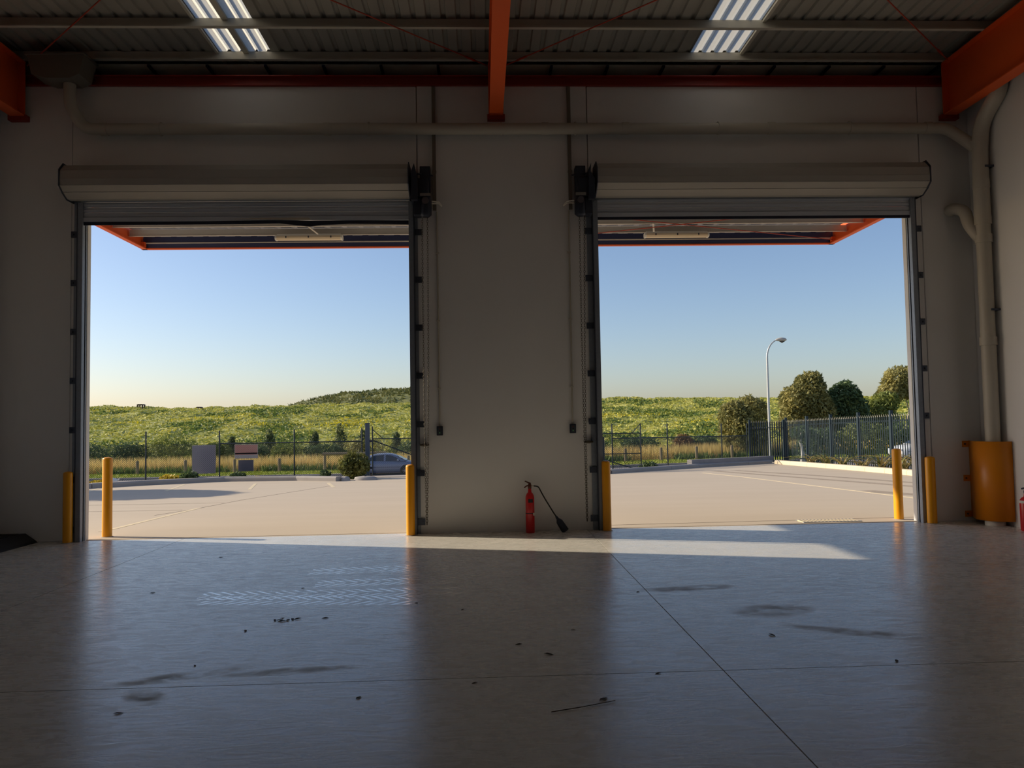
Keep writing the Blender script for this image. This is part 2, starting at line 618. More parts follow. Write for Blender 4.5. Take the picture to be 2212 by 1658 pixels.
jo.location = (-6.6 - 0, 0.32 - 0.4, 6.998 - 6.78)
for k in range(1, 17):
    share(jo, 'joist', gr, (-6.6 + 0.86 * k, -0.08, 0.218))
tag(MB().box(-9.5, 9.5, 0.6, 0.75, 6.3, 7.5).build('wall_parapet', M_WALL), kind='structure')
tag(MB().box(-9.5, 9.5, 0.185, 0.6, 6.3, 6.48).build('trim_1', M_WALL), kind='structure')
tag(MB().box(-7.15, -7.005, 0.0, 0.6, 6.49, 7.4).build('sun_leak_block_left', M_WALL), kind='structure')  # unseen closure added to keep sun out of the gutter recess
tag(MB().box(7.605, 7.75, 0.0, 0.6, 6.49, 7.4).build('sun_leak_block_right', M_WALL), kind='structure')  # matching unseen closure added at the right end against sun leaks


def rafter(x, label):
    r = thing('roof_rafter', (x, -0.1, 6.15), label, 'beam', 'orange roof rafters')
    MB().box(x - 0.1, x + 0.1, -23.9, -0.1, 6.14, 6.156).build('bottom_flange', M_ORANGE, r)
    MB().box(x - 0.006, x + 0.006, -23.9, -0.1, 6.156, 6.938).build('web', M_ORANGE, r)
    MB().box(x - 0.1, x + 0.1, -23.9, -0.1, 6.938, 6.954).build('top_flange', M_ORANGE, r)
    MB().box(x - 0.13, x + 0.13, -0.1, -0.002, 6.08, 6.16).build('bearing_plate', M_RED, r)
    MB().box(x - 0.11, x + 0.11, -0.1, -0.085, 6.16, 6.94).build('end_plate', M_ORANGE, r)
    for k in range(3):
        MB().box(x - 0.095, x + 0.095, -5.0 - 6 * k, -4.99 - 6 * k, 6.157, 6.937).build('stiffener', M_ORANGE, r)


rafter(0.28, 'orange steel rafter running overhead above the wall between the two doors')
rafter(7.19, 'orange steel rafter beside the right wall above the corner downpipe')
rafter(-6.66, 'orange steel rafter in the top left corner beside the left wall')


def rod(a, b, label):
    r = thing('brace_rod', a, label, 'rod', 'thin red roof brace rods')
    MB().tube([a, b], 0.009, 8).build('rod', M_REDR, r)
    d = (Vector(b) - Vector(a)).normalized()
    e = Vector(a) + d * 0.25
    MB().tube([e, e + d * 0.18], 0.016, 8).build('turnbuckle', M_REDR, r)


rod((0.16, -0.08, 6.90), (-6.5, -6.1, 6.90), 'thin red brace rod running up left from the middle rafter')
rod((0.42, -0.08, 6.90), (7.05, -6.5, 6.90), 'thin red brace rod running up right from the middle rafter')
rod((7.05, -0.30, 6.90), (0.42, -6.3, 6.90), 'thin red brace rod meeting the rafter beside the right wall')
rod((-6.55, -0.05, 6.90), (0.14, -6.3, 6.90), 'thin red brace rod meeting the rafter in the top left corner')


# ------------------------------------------------------------------ roller doors
def roller_door(n, x0, x1, zbot, hoist_left, label):
    d = tag(bpy.data.objects.new('door_%d' % n, None), label, kind='structure')
    COL.objects.link(d)
    d.location = ((x0 + x1) / 2, 0, 0)
    ORG[d.name] = tuple(d.location)
    ca, cb = x0 - 0.17, x1 + 0.02
    if hoist_left:
        ca, cb = x0 - 0.03, x1 + 0.14
    for zs in ([(-0.02, 5.34), (-0.30, 5.34), (-0.40, 5.24), (-0.41, 5.12)], [(-0.41, 5.118), (-0.40, 5.03)], [(-0.40, 5.026), (-0.315, 4.955)], [(-0.312, 4.95), (-0.20, 4.885), (-0.10, 4.885)]):
        vs, fs = [], []
        for (y, z) in zs:
            vs += [(ca, y, z), (cb, y, z), (ca, y + 0.006, z + 0.004), (cb, y + 0.006, z + 0.004)]
        for i in range(len(zs) - 1):
            a, b = 4 * i, 4 * i + 4
            fs += [(a, a + 1, b + 1, b), (a + 2, b + 2, b + 3, a + 3)]
        MB().add(vs, fs).build('cover_panel', M_COVER, d)
    prof = [(-0.0, 5.37), (-0.31, 5.37), (-0.42, 5.25), (-0.42, 5.02), (-0.33, 4.94), (-0.2, 4.87), (0.0, 4.87)]
    for xe in (ca - 0.014, cb + 0.002):
        MB().prism(prof, 'x', xe, xe + 0.012).build('end_plate', M_LUG, d)
    MB().tube([(ca, -0.2, 5.12), (cb, -0.2, 5.12)], 0.14, 20).build('drum', M_CURT, d)
    # curtain slats
    z = zbot + 0.075
    k = 0
    while z < 4.95:
        prof = [(-0.055, z), (-0.07, z + 0.012), (-0.075, z + 0.04), (-0.07, z + 0.066), (-0.055, z + 0.074), (-0.05, z + 0.074), (-0.05, z)]
        MB().prism(prof, 'x', x0 - 0.05, x1 + 0.05).build('slat', M_CURT, d)
        z += 0.077
    MB().box(x0 - 0.03, x1 + 0.03, -0.085, -0.04, zbot + 0.012, zbot + 0.075).build('bottom_rail', M_CURT, d)
    if n == 2:
        MB().box(x0, x1, -0.075, -0.05, zbot - 0.03, zbot + 0.012).build('weather_seal', M_SEAL, d)
    else:
        # the seal has come loose and sags in a wave along the middle
        P = [(x0, 0.0, 0.0), (-4.6, 0, 0), (-4.0, 0.0, 0.0), (-3.4, -0.02, -0.005), (-2.9, -0.03, 0.0), (-2.65, -0.05, -0.035), (-2.46, -0.05, -0.055), (-2.3, -0.03, -0.03), (-1.9, -0.0, -0.005), (-1.4, 0, -0.012), (x1, 0, -0.02)]
        vs, fs = [], []
        for (x, dy, dz) in P:
            vs += [(x, -0.075 + dy, zbot + 0.012 + dz * 0.3), (x, -0.075 + dy, zbot - 0.035 + dz), (x, -0.06 + dy, zbot - 0.035 + dz), (x, -0.06 + dy, zbot + 0.012 + dz * 0.3)]
        for i in range(len(P) - 1):
            a, b = 4 * i, 4 * i + 4
            fs += [(a + j, a + (j + 1) % 4, b + (j + 1) % 4, b + j) for j in range(4)]
        MB().add(vs, fs).build('weather_seal', M_SEAL, d)
        MB().prism([(-3.55, zbot + 0.03), (-3.0, zbot + 0.045), (-2.48, zbot + 0.045), (-2.44, zbot + 0.012), (-2.55, zbot + 0.006), (-3.0, zbot + 0.02)], 'y', -0.125, -0.118).build('bent_strip', M_ALU, d)
    # guides with wall lugs
    for s, xe in ((-1, x0), (1, x1)):
        a, b = (xe - 0.155, xe) if s < 0 else (xe, xe + 0.125)
        gm = MB()
        gm.box(a, b, -0.03, -0.001, 0.0, 4.9)
        xi = xe if s < 0 else xe
        gm.box(min(xi, xi - s * -0.006), max(xi, xi - s * -0.006), -0.10, 0.05, 0.0, 4.86)
        gm.box(min(xi, xi + s * 0.075), max(xi, xi + s * 0.075), -0.105, -0.098, 0.0, 4.86)
        gm.build('guide', M_JAMB, d)
        MB().box(min(xi + s * 0.07, xi + s * 0.082), max(xi + s * 0.07, xi + s * 0.082), -0.11, -0.03, 0.0, 4.86).build('guide_lip', M_LUG, d)
        MB().box(min(xi - s * 0.0015, xi - s * 0.006), max(xi - s * 0.0015, xi - s * 0.006), 0.035, 0.06, 0.0, 4.58).build('guide_brush', M_WHITE, d)
        for k in range(7):
            zc = 0.17 + 0.707 * k
            c = xi + s * 0.13
            lm = MB()
            lm.box(c - 0.06, c + 0.06, -0.05, -0.03, zc - 0.045, zc + 0.045)
            lm.box(c - 0.07 if s > 0 else c + 0.045, c - 0.045 if s > 0 else c + 0.07, -0.09, -0.05, zc - 0.06, zc + 0.06)
            lm.tube([(c + s * 0.03, -0.05, zc), (c + s * 0.03, -0.065, zc)], 0.016, 6)
            lm.build('wall_lug', M_LUG, d)
    return d


roller_door(1, -5.71, -1.03, 4.575, False, 'grey roller shutter door rolled up over the left opening with a loose bottom seal')
roller_door(2, 1.76, 6.50, 4.60, True, 'grey roller shutter door rolled up over the right opening with a straight bottom edge')


# ------------------------------------------------------------------ chain hoists, chains, cleats, switches, ducts
def links(path_len, top, dx, label=None):
    pass


def chain_mesh(p, q, m, parent, sway=0.0):
    """oval links strung from p down to q"""
    p, q = Vector(p), Vector(q)
    L_ = (q - p).length
    n = int(L_ / 0.034)
    ring = []
    for k in range(8):
        a = 2 * PI * k / 8
        ring.append((0.011 * math.cos(a), 0.024 * math.sin(a)))
    V, T = [], []
    for i in range(n):
        t = (i + 0.5) / n
        c = p.lerp(q, t) + Vector((math.sin(t * PI) * sway, 0, 0))
        flip = i % 2
        for (u, w) in ring:
            for j in range(3):
                b = 2 * PI * j / 3
                nn = math.hypot(u, w)
                ru, rw = u + 0.0035 * math.cos(b) * u / nn, w + 0.0035 * math.cos(b) * w / nn
                off = 0.0035 * math.sin(b)
                V.append((c.x + (off if flip else ru), c.y + (ru if flip else off), c.z + rw))
        k0 = 24 * i
        for k in range(8):
            for j in range(3):
                T.append((k0 + 3 * k + j, k0 + 3 * ((k + 1) % 8) + j, k0 + 3 * ((k + 1) % 8) + (j + 1) % 3, k0 + 3 * k + (j + 1) % 3))
    return tag(np_mesh('hand_chain', V, T, m, parent), kind='stuff')


M_CHAIN = mat('chain_steel', (92, 84, 72), 0.5, 0.5)


def hoist(x, s, label, clabel, slabel, dlabel):
    """s = +1 when the door lies to the left of the unit"""
    h = thing('chain_hoist', (x, -0.2, 4.9), label, 'hoist', 'chain hoists beside the roller doors')
    MB().box(x - 0.07, x + 0.08, -0.16, -0.004, 4.83, 5.36).build('mount_plate', M_BLKM, h, bevel=0.006)
    e = x - s * 0.135
    MB().prism([(e - 0.045, 4.80), (e + 0.045, 4.80), (e + 0.05, 5.1), (e + 0.02 * s + 0.01, 5.2), (e, 5.33), (e - 0.04, 5.22)], 'y', -0.38, -0.02).build('side_plate', M_BLKM, h)
    MB().box(min(x - s * 0.2, x + s * 0.06), max(x - s * 0.2, x + s * 0.06), -0.3, -0.05, 4.86, 5.14).build('gearbox', M_BLKM, h, bevel=0.015)
    MB().lathe([(0.05, 0), (0.085, 0.03), (0.085, 0.22), (0.075, 0.24), (0.075, 0.30), (0.05, 0.34)], 20, (x + s * 0.02, -0.25, 4.58)).build('motor', M_BLKM, h)
    MB().box(x + s * 0.02 - 0.075, x + s * 0.02 + 0.075, -0.345, -0.325, 4.865, 4.905).build('name_plate', mat('plate_grey', (150, 146, 140), 0.4, 0.4), h)
    MB().tube([(x + s * 0.02, -0.30, 4.80), (x + s * 0.02, -0.345, 4.80)], 0.05, 18).build('brake_cap', mat('cap_grey', (98, 94, 100), 0.4, 0.4), h)
    MB().box(x - s * 0.10 - 0.05, x - s * 0.10 + 0.05, -0.3, -0.1, 4.60, 4.84).build('chain_guard', M_BLKM, h, bevel=0.01)
    MB().tube([(x + s * 0.10, -0.22, 4.82), (x + s * 0.2, -0.15, 4.83), (x + s * 0.24, -0.05, 4.80)], 0.011, 8).build('cable', M_WHITE, h)
    MB().tube([(x + s * 0.10, -0.2, 4.79), (x + s * 0.2, -0.14, 4.81), (x + s * 0.24, -0.05, 4.79)], 0.009, 8).build('cable', M_WHITE, h)
    MB().tube([(x - s * 0.16, -0.2, 5.24), (x + s * 0.12, -0.1, 5.235)], 0.012, 8).build('cable', M_BLKM, h)
    chain_mesh((x - 0.035, -0.25, 4.6), (x - 0.02, -0.25, 0.16), M_CHAIN, h, -0.01)
    chain_mesh((x + 0.04, -0.25, 4.6), (x - 0.012, -0.25, 0.16), M_CHAIN, h, 0.015 * s)
    xc = x - s * 0.055
    c = thing('chain_cleat', (xc, -0.03, 1.28), clabel, 'cleat', 'wall cleats for the hand chains')
    MB().lathe([(0.02, 0), (0.07, 0.012), (0.07, 0.03), (0.02, 0.042)], 12, (xc, -0.05, 1.262)).build('horn', M_CHAIN, c)
    MB().box(xc - 0.03, xc + 0.03, -0.05, 0.0, 1.265, 1.30).build('base', M_CHAIN, c)
    xs_ = x + s * 0.17
    b = thing('door_switch', (xs_, -0.03, 1.48), slabel, 'switch', 'wall switches for the roller doors')
    MB().box(xs_ - 0.045, xs_ + 0.045, -0.06, -0.001, 1.415, 1.55).build('housing', M_BLKM, b, bevel=0.006)
    MB().box(xs_ - 0.028, xs_ + 0.028, -0.066, -0.06, 1.43, 1.535).build('face_plate', mat('switch_face', (70, 76, 84), 0.4), b)
    for k, m in enumerate((mat('button_green', (120, 200, 130), 0.4), mat('button_dark', (30, 32, 36), 0.4), mat('button_red', (120, 40, 36), 0.4))):
        MB().tube([(xs_, -0.066, 1.455 + 0.03 * k), (xs_, -0.074, 1.455 + 0.03 * k)], 0.009, 10).build('button', m, b)
    MB().tube([(xs_, -0.02, 1.55), (xs_ - s * 0.005, -0.02, 4.72)], 0.0125, 10).build('conduit', M_PVC, b)
    for zc in (2.1, 3.1, 4.1):
        MB().box(xs_ - 0.03, xs_ + 0.022, -0.036, -0.001, zc - 0.01, zc + 0.01).build('saddle', M_PVC, b)
    xd = x + s * 0.135
    dct = thing('cable_duct', (xd, -0.03, 4.72), dlabel, 'duct', 'cable ducts above the door hoists')
    MB().box(xd - 0.025, xd + 0.025, -0.05, -0.001, 4.74, 6.60).build('duct', mat('duct_grey', (120, 112, 102), 0.6), dct)
    MB().box(xd - 0.03, xd + 0.03, -0.055, -0.001, 5.3, 5.33).build('joint_cover', mat('duct_grey', (120, 112, 102), 0.6), dct)


hoist(-0.785, 1, 'black chain hoist motor at the right end of the left door', 'small steel chain cleat on the wall beside the left door hand chain', 'black push button box on the wall nearest the left door', 'thin vertical cable duct above the left door hoist')
hoist(1.505, -1, 'black chain hoist motor at the left end of the right door', 'small steel chain cleat on the wall beside the right door hand chain', 'black push button box on the wall nearest the right door', 'thin vertical cable duct above the right door hoist')

# ------------------------------------------------------------------ pipes


def arc_path(pts, r=0.12, n=5):
    """polyline with its corners rounded"""
    P = [Vector(p) for p in pts]
    out = [P[0]]
    for i in range(1, len(P) - 1):
        a = (P[i - 1] - P[i])
        b = (P[i + 1] - P[i])
        ra = min(r, a.length * 0.45, b.length * 0.45)
        p1, p2 = P[i] + a.normalized() * ra, P[i] + b.normalized() * ra
        for k in range(n + 1):
            t = k / n
            out.append(p1 * (1 - t) ** 2 + P[i] * 2 * t * (1 - t) + p2 * t * t)
    out.append(P[-1])
    return out


hp = thing('drain_pipe', (0.5, -0.13, 5.92), 'long horizontal cream drain pipe fixed across the wall above both doors', 'pipe')
MB().tube([(-5.45, -0.13, 5.93), (6.85, -0.13, 5.92)], 0.082, 18).build('straight_pipe', M_PVC, hp)
MB().tube(arc_path([(-5.86, -0.2, 6.56), (-5.86, -0.2, 6.25), (-5.68, -0.14, 5.93), (-5.42, -0.13, 5.93)], 0.14), 0.082, 18).build('elbow', M_PVC, hp)
MB().tube(arc_path([(6.80, -0.13, 5.92), (7.08, -0.14, 5.92), (7.22, -0.28, 5.72), (7.36, -0.40, 5.52)], 0.14), 0.082, 18).build('elbow', M_PVC, hp)
for x in (-5.4, -2.2, 1.0, 2.2, 4.4, 6.8):
    MB().tube([(x - 0.05, -0.13, 5.925), (x + 0.05, -0.13, 5.925)], 0.09, 18).build('coupling', M_PVC, hp)
for x in (-4.6, -1.6, 0.35, 1.45, 3.6, 5.6):
    MB().tube([(x - 0.012, -0.13, 5.925), (x + 0.012, -0.13, 5.925)], 0.093, 18).box(x - 0.012, x + 0.012, -0.13, -0.001, 5.99, 6.03).build('pipe_clip', M_PVC, hp)
rh = thing('rainwater_head', (-5.95, -0.2, 6.6), 'dark metal rainwater head in the upper left corner above the drain pipe', 'rainwater head')
MB().prism([(-6.35, 6.90), (-5.55, 6.90), (-5.62, 6.62), (-5.75, 6.56), (-6.1, 6.56), (-6.28, 6.62)], 'y', -0.42, -0.06).build('hopper', mat('hopper_grey', (120, 116, 106), 0.6), rh)
MB().box(-6.37, -5.53, -0.44, -0.055, 6.89, 6.915).build('rim', mat('hopper_grey', (120, 116, 106), 0.6), rh)

cp = thing('corner_downpipe', (7.37, -0.42, 0.02), 'cream downpipe standing in the right corner behind the yellow guard', 'pipe')
MB().tube(arc_path([(7.385, -0.95, 6.35), (7.385, -0.9, 6.15), (7.38, -0.5, 5.85), (7.375, -0.45, 5.4), (7.375, -0.45, 4.45)], 0.2), 0.108, 20).build('upper_pipe', M_PVC, cp)
MB().tube([(7.375, -0.45, 4.5), (7.375, -0.45, 0.14), (7.37, -0.46, 0.05)], 0.098, 20).build('lower_pipe', M_PVC, cp)
MB().tube(arc_path([(7.16, -0.005, 4.68), (7.16, -0.10, 4.70), (7.24, -0.26, 4.62), (7.25, -0.30, 4.42), (7.33, -0.38, 4.22), (7.385, -0.45, 4.12)], 0.13), 0.085, 18).build('branch_elbow', M_PVC, cp)
for z in (5.55, 4.95, 4.42, 4.15, 2.65):
    MB().tube([(7.375, -0.45, z - 0.06), (7.375, -0.45, z + 0.06)], 0.114, 20).build('coupling', M_PVC, cp)
for z in (3.1, 5.2):
    MB().box(7.37, 7.5, -0.57, -0.33, z - 0.015, z + 0.015).build('pipe_clip', M_LUG, cp)
MB().lathe([(0.13, 0), (0.13, 0.05), (0.10, 0.08)], 18, (7.34, -0.47, 0.0)).build('shoe', M_WHITE, cp)

gd = thing('pipe_guard', (7.3, -0.3, 0.06), 'curved yellow steel guard wrapped round the foot of the corner downpipe', 'guard')
pts = [(7.30, -0.004), (7.285, -0.06), (7.22, -0.18), (7.17, -0.31)]
for k in range(1, 13):
    a = PI + (PI / 2) * k / 12
    pts.append((7.43 + 0.26 * math.cos(a), -0.38 + 0.30 * math.sin(a)))
pts.append((7.494, -0.68))
vs, fs = [], []
for (x, y) in pts:
    vs += [(x, y, 0.07), (x, y, 1.20), (x + 0.007, y + 0.007, 1.20), (x + 0.007, y + 0.007, 0.07)]
for i in range(len(pts) - 1):
    a, b = 4 * i, 4 * i + 4
    fs += [(a + j, b + j, b + (j + 1) % 4, a + (j + 1) % 4) for j in range(4)]
gm = MB()
gm.add(vs, fs, True)
gm.build('shell', M_YELG, gd)
for z in (0.11, 0.64, 1.15):
    MB().box(7.20, 7.31, -0.012, -0.001, z - 0.045, z + 0.045).build('fixing_tab', M_YELG, gd)
    MB().tube([(7.235, -0.012, z), (7.235, -0.025, z)], 0.013, 6).build('bolt', M_LUG, gd)


# ------------------------------------------------------------------ bollards
def bollard(x, y, h, r, label):
    b = thing('bollard', (x, y, gzf(x, max(y, 0))), label, 'bollard', 'yellow steel bollards at the door jambs')
    z0 = gzf(x, max(y, 0.0))
    MB().lathe([(r, 0), (r, h - 0.02), (r * 0.96, h - 0.006), (r * 0.85, h)], 24, (x, y, z0)).build('post', M_YEL, b)
    MB().lathe([(r * 0.86, h), (r * 0.6, h + 0.008), (0.01, h + 0.012)], 24, (x, y, z0)).build('cap', M_YEL, b)
    MB().lathe([(r + 0.02, 0), (r + 0.012, 0.006), (r, 0.008)], 24, (x, y, z0)).build('grout_collar', M_KERB, b)


bollard(-5.86, -0.14, 0.99, 0.062, 'yellow bollard inside the left door against its left jamb')
bollard(-5.60, 0.46, 1.17, 0.07, 'yellow bollard outside the left door, fully in the sun')
bollard(-1.04, -0.17, 1.0, 0.062, 'yellow bollard at the left end of the wall between the doors')
bollard(1.79, -0.16, 1.0, 0.062, 'yellow bollard at the right end of the wall between the doors')
bollard(6.42, 0.42, 1.08, 0.068, 'yellow bollard outside the right door, sunlit only at its foot')
bollard(6.60, -0.16, 0.97, 0.068, 'yellow bollard inside the right door against its right jamb')


# ------------------------------------------------------------------ fire extinguishers
def extinguisher_body(e, x, y, h, r):
    MB().lathe([(r * 0.9, 0), (r, 0.012), (r, h * 0.80), (r * 0.93, h * 0.84), (r * 0.7, h * 0.89), (r * 0.42, h * 0.92), (r * 0.36, h)], 28, (x, y, 0)).build('cylinder', M_FRED, e)


ex = thing('fire_extinguisher', (0.675, -0.17, 0), 'tall red fire extinguisher with black hose and horn on the floor between the doors', 'fire extinguisher')
extinguisher_body(ex, 0.675, -0.17, 0.63, 0.064)
M_EXB = mat('valve_brass', (92, 48, 36), 0.4, 0.5)
v = MB().lathe([(0.02, 0), (0.026, 0.01), (0.026, 0.06), (0.018, 0.075)], 14, (0.675, -0.17, 0.625)).build('valve', M_EXB, ex)
MB().tube([(0.69, -0.17, 0.70), (0.66, -0.17, 0.715), (0.62, -0.17, 0.735), (0.605, -0.17, 0.737)], [0.013, 0.012, 0.009, 0.007], 8).build('lever', M_EXB, v)
MB().tube([(0.67, -0.17, 0.672), (0.635, -0.17, 0.672), (0.605, -0.17, 0.652), (0.595, -0.17, 0.645)], [0.012, 0.01, 0.009, 0.007], 8).build('carry_handle', M_EXB, v)
MB().tube([(0.69, -0.17, 0.668), (0.735, -0.17, 0.668)], 0.009, 10).build('outlet', M_ALU, v)
MB().tube(arc_path([(0.733, -0.17, 0.668), (0.80, -0.17, 0.66), (0.87, -0.175, 0.52), (1.0, -0.18, 0.30), (1.055, -0.18, 0.215)], 0.08), 0.0095, 10).build('hose', M_BLK, ex)
dirh = Vector((0.125, 0, -0.20)).normalized()
p_ = Vector((1.045, -0.18, 0.232))
ln = [0, 0.03, 0.05, 0.06, 0.09, 0.13, 0.22, 0.255]
rad = [0.012, 0.02, 0.02, 0.028, 0.046, 0.05, 0.053, 0.054]
MB().tube([p_ + dirh * l for l in ln], rad, 18).build('horn', M_BLKM, ex)
# black band label on the front of the cylinder
vs, fs = [], []
for k in range(7):
    a = math.radians(-115 + 62 * k / 6)
    for z in (0.435, 0.487):
        vs.append((0.675 + 0.0652 * math.cos(a), -0.17 + 0.0652 * math.sin(a), z))
fs = [(2 * k, 2 * k + 2, 2 * k + 3, 2 * k + 1) for k in range(6)]
MB().add(vs, fs, True).build('label_band', M_BLK, ex)
MB().lathe([(0.0645, 0), (0.0665, 0.001), (0.0665, 0.009), (0.0645, 0.01)], 28, (0.675, -0.17, 0.275)).build('strap', M_BLKM, ex)
MB().box(0.715, 0.737, -0.235, -0.222, 0.25, 0.288).build('inspection_tag', M_WHITE, ex)

e2 = thing('fire_extinguisher', (7.4, -1.05, 0.0), 'dark red fire extinguisher at the right edge behind the yellow pipe guard', 'fire extinguisher')
extinguisher_body(e2, 7.40, -1.05, 0.50, 0.085)
MB().lathe([(0.087, 0), (0.087, 0.035)], 28, (7.40, -1.05, 0.375)).build('label_band', M_WHITE, e2)
MB().lathe([(0.03, 0), (0.035, 0.03), (0.02, 0.07)], 12, (7.40, -1.05, 0.50)).build('valve', M_BLKM, e2)
MB().tube([(7.40, -1.05, 0.555), (7.35, -1.07, 0.58), (7.31, -1.09, 0.575)], 0.012, 8).build('lever', M_BLKM, e2)
MB().tube(arc_path([(7.40, -1.07, 0.53), (7.42, -1.15, 0.52), (7.42, -1.155, 0.3), (7.42, -1.15, 0.2)], 0.05), 0.012, 8).build('hose', M_BLK, e2)

rp = thing('rubber_ramp', (-6.65, -0.8, 0), 'low black rubber ramp on the floor at the far left', 'ramp')
MB().prism([(-6.94, 0.0), (-6.33, 0.0), (-6.36, 0.03), (-6.50, 0.13), (-6.94, 0.13)], 'y', -1.6, -0.03).build('wedge', M_BLK, rp)
for k in range(6):
    MB().box(-6.93, -6.52, -1.5 + 0.25 * k, -1.42 + 0.25 * k, 0.13, 0.14).build('tread_rib', M_BLK, rp)

# ------------------------------------------------------------------ dry leaves and twigs on the floor
M_LEAF = mat('dry_leaf', (70, 56, 40), 0.7)
leaf_pts = [(-1.96, -5.95), (-1.69, -4.72), (-2.08, -6.78), (-1.33, -4.76), (0.24, -5.67), (-0.07, -6.46), (0.44, -5.92), (1.43, -4.1), (0.68, -6.8), (-3.23, -1.63), (-1.79, -3.56), (-0.61, -4.31), (-0.19, -4.6), (2.12, -5.62), (2.69, -6.29), (-3.23, -3.59), (0.68, -5.32), (1.09, -6.39), (-0.75, -6.65), (-1.88, -5.1)]
lm = MB()
lm.add([(-0.035, 0, 0.001), (-0.012, -0.011, 0.004), (0.015, -0.012, 0.007), (0.04, 0.0, 0.004), (0.012, 0.012, 0.010), (-0.015, 0.010, 0.007), (0.0, 0, 0.001)], [(0, 1, 6), (1, 2, 6), (2, 3, 6), (3, 4, 6), (4, 5, 6), (5, 0, 6)])
lf0 = None
for k, (x, y) in enumerate(leaf_pts):
    if lf0 is None:
        lf0 = lm.build('dry_leaf', M_LEAF)
        o = lf0
    else:
        o = lf0.copy()
        COL.objects.link(o)
    o.location = (x, y, 0.0)
    o.rotation_euler = (0, 0, random.uniform(0, 6.28))
    s = random.uniform(0.55, 1.15)
    o.scale = (s, s, s)
    tag(o, 'small dark dry leaf scrap lying on the polished floor', 'leaf', 'dry leaves scattered on the floor')
tw = MB()
tw.tube([(0.36, -6.98, 0.006), (0.52, -6.93, 0.007), (0.74, -6.84, 0.006)], [0.003, 0.0025, 0.002], 6)
tag(tw.build('twig', M_LEAF, at=(0.5, -6.9, 0)), 'thin dark twig lying on the floor near the bottom centre', 'twig')
cl = thing('leaf_litter', (-1.66, -4.8, 0), 'small clump of brown leaf litter on the left of the floor', 'leaves')
for k in range(6):
    share(lf0, 'leaf', cl, (-0.07 + 0.035 * k, random.uniform(-0.03, 0.03), 0.001), random.uniform(0, 6))

# ------------------------------------------------------------------ awning outside
AX0, AX1, AY, AZ = -6.31, 6.885, 3.25, 4.93
aw = thing('awning', (0.3, 0.2, 5.0), 'flat metal awning with orange edges fixed outside above both doors', 'awning')
M_AWS = mat('awning_sheet', (152, 156, 168), 0.6)
M_AWP = mat('awning_purlin', (196, 188, 174), 0.5, 0.1)
nr = 44
prof = []
w = (AX1 - AX0 - 0.1) / nr
vs, fs = [], []
for k in range(nr):
    a = AX0 + 0.05 + k * w
    for (dx, dz) in ((0, 0), (w * 0.6, 0), (w * 0.68, 0.025), (w * 0.92, 0.025)):
        vs += [(a + dx, 0.19, 5.16 + dz + 0.05), (a + dx, AY, 5.16 + dz)]
n_ = len(vs) // 2
MB().add(vs, [(2 * i, 2 * i + 1, 2 * i + 3, 2 * i + 2) for i in range(n_ - 1)]).build('roof_sheet', M_AWS, aw)
for y in (0.72, 1.36, 2.01, 2.64):
    pm = MB()
    pm.box(AX0 + 0.03, AX1 - 0.03, y - 0.002, y + 0.002, 5.03, 5.155)
    pm.box(AX0 + 0.03, AX1 - 0.03, y - 0.045, y, 5.03, 5.034)
    pm.build('purlin', M_AWP, aw)
MB().box(AX0, AX1, AY - 0.03, AY + 0.0, 4.95, 5.30).build('shaded_front_channel', M_GUTSHADE, aw)  # inner face of the front channel, its shade put into the blue colour
MB().box(AX0 - 0.01, AX1 + 0.01, AY - 0.045, AY + 0.03, AZ, 4.952).build('front_trim', M_ORANGE, aw)
MB().box(AX0 - 0.01, AX1 + 0.01, AY + 0.001, AY + 0.03, 4.952, 5.30).build('front_fascia', M_ORANGE, aw)
MB().box(AX0 + 0.03, AX1 - 0.03, AY - 0.085, AY - 0.05, 5.03, 5.045).build('ledge_angle', M_AWP, aw)
for xe, s in ((AX0, 1), (AX1, -1)):
    a, b = min(xe, xe + s * 0.02), max(xe, xe + s * 0.02)
    MB().box(a, b, 0.19, AY + 0.03, AZ + 0.02, 5.30).build('side_fascia', M_ORANGE, aw)
    a, b = min(xe, xe + s * 0.09), max(xe, xe + s * 0.09)
    MB().box(a, b, 0.19, AY + 0.03, AZ, AZ + 0.02).build('side_trim', M_ORANGE, aw)
    MB().box(a, b, AY - 0.14, AY - 0.06, AZ + 0.03, AZ + 0.12).build('corner_cleat', M_ORANGE, aw)
for (p, q) in (((2.15, 2.47, 4.99), (4.62, 1.40, 4.99)), ((2.45, 1.50, 5.0), (6.80, 3.10, 4.99)), ((2.15, 2.47, 4.99), (-0.3, 3.1, 4.99))):
    MB().tube([p, q], 0.008, 8).build('tie_rod', M_REDR, aw)
for x in (-2.95, 3.05):
    MB().bar((x, 1.9, 5.02), (x + 0.1, 2.3, 4.97), 0.03, 0.01).build('hanger_strap', M_AWP, aw)


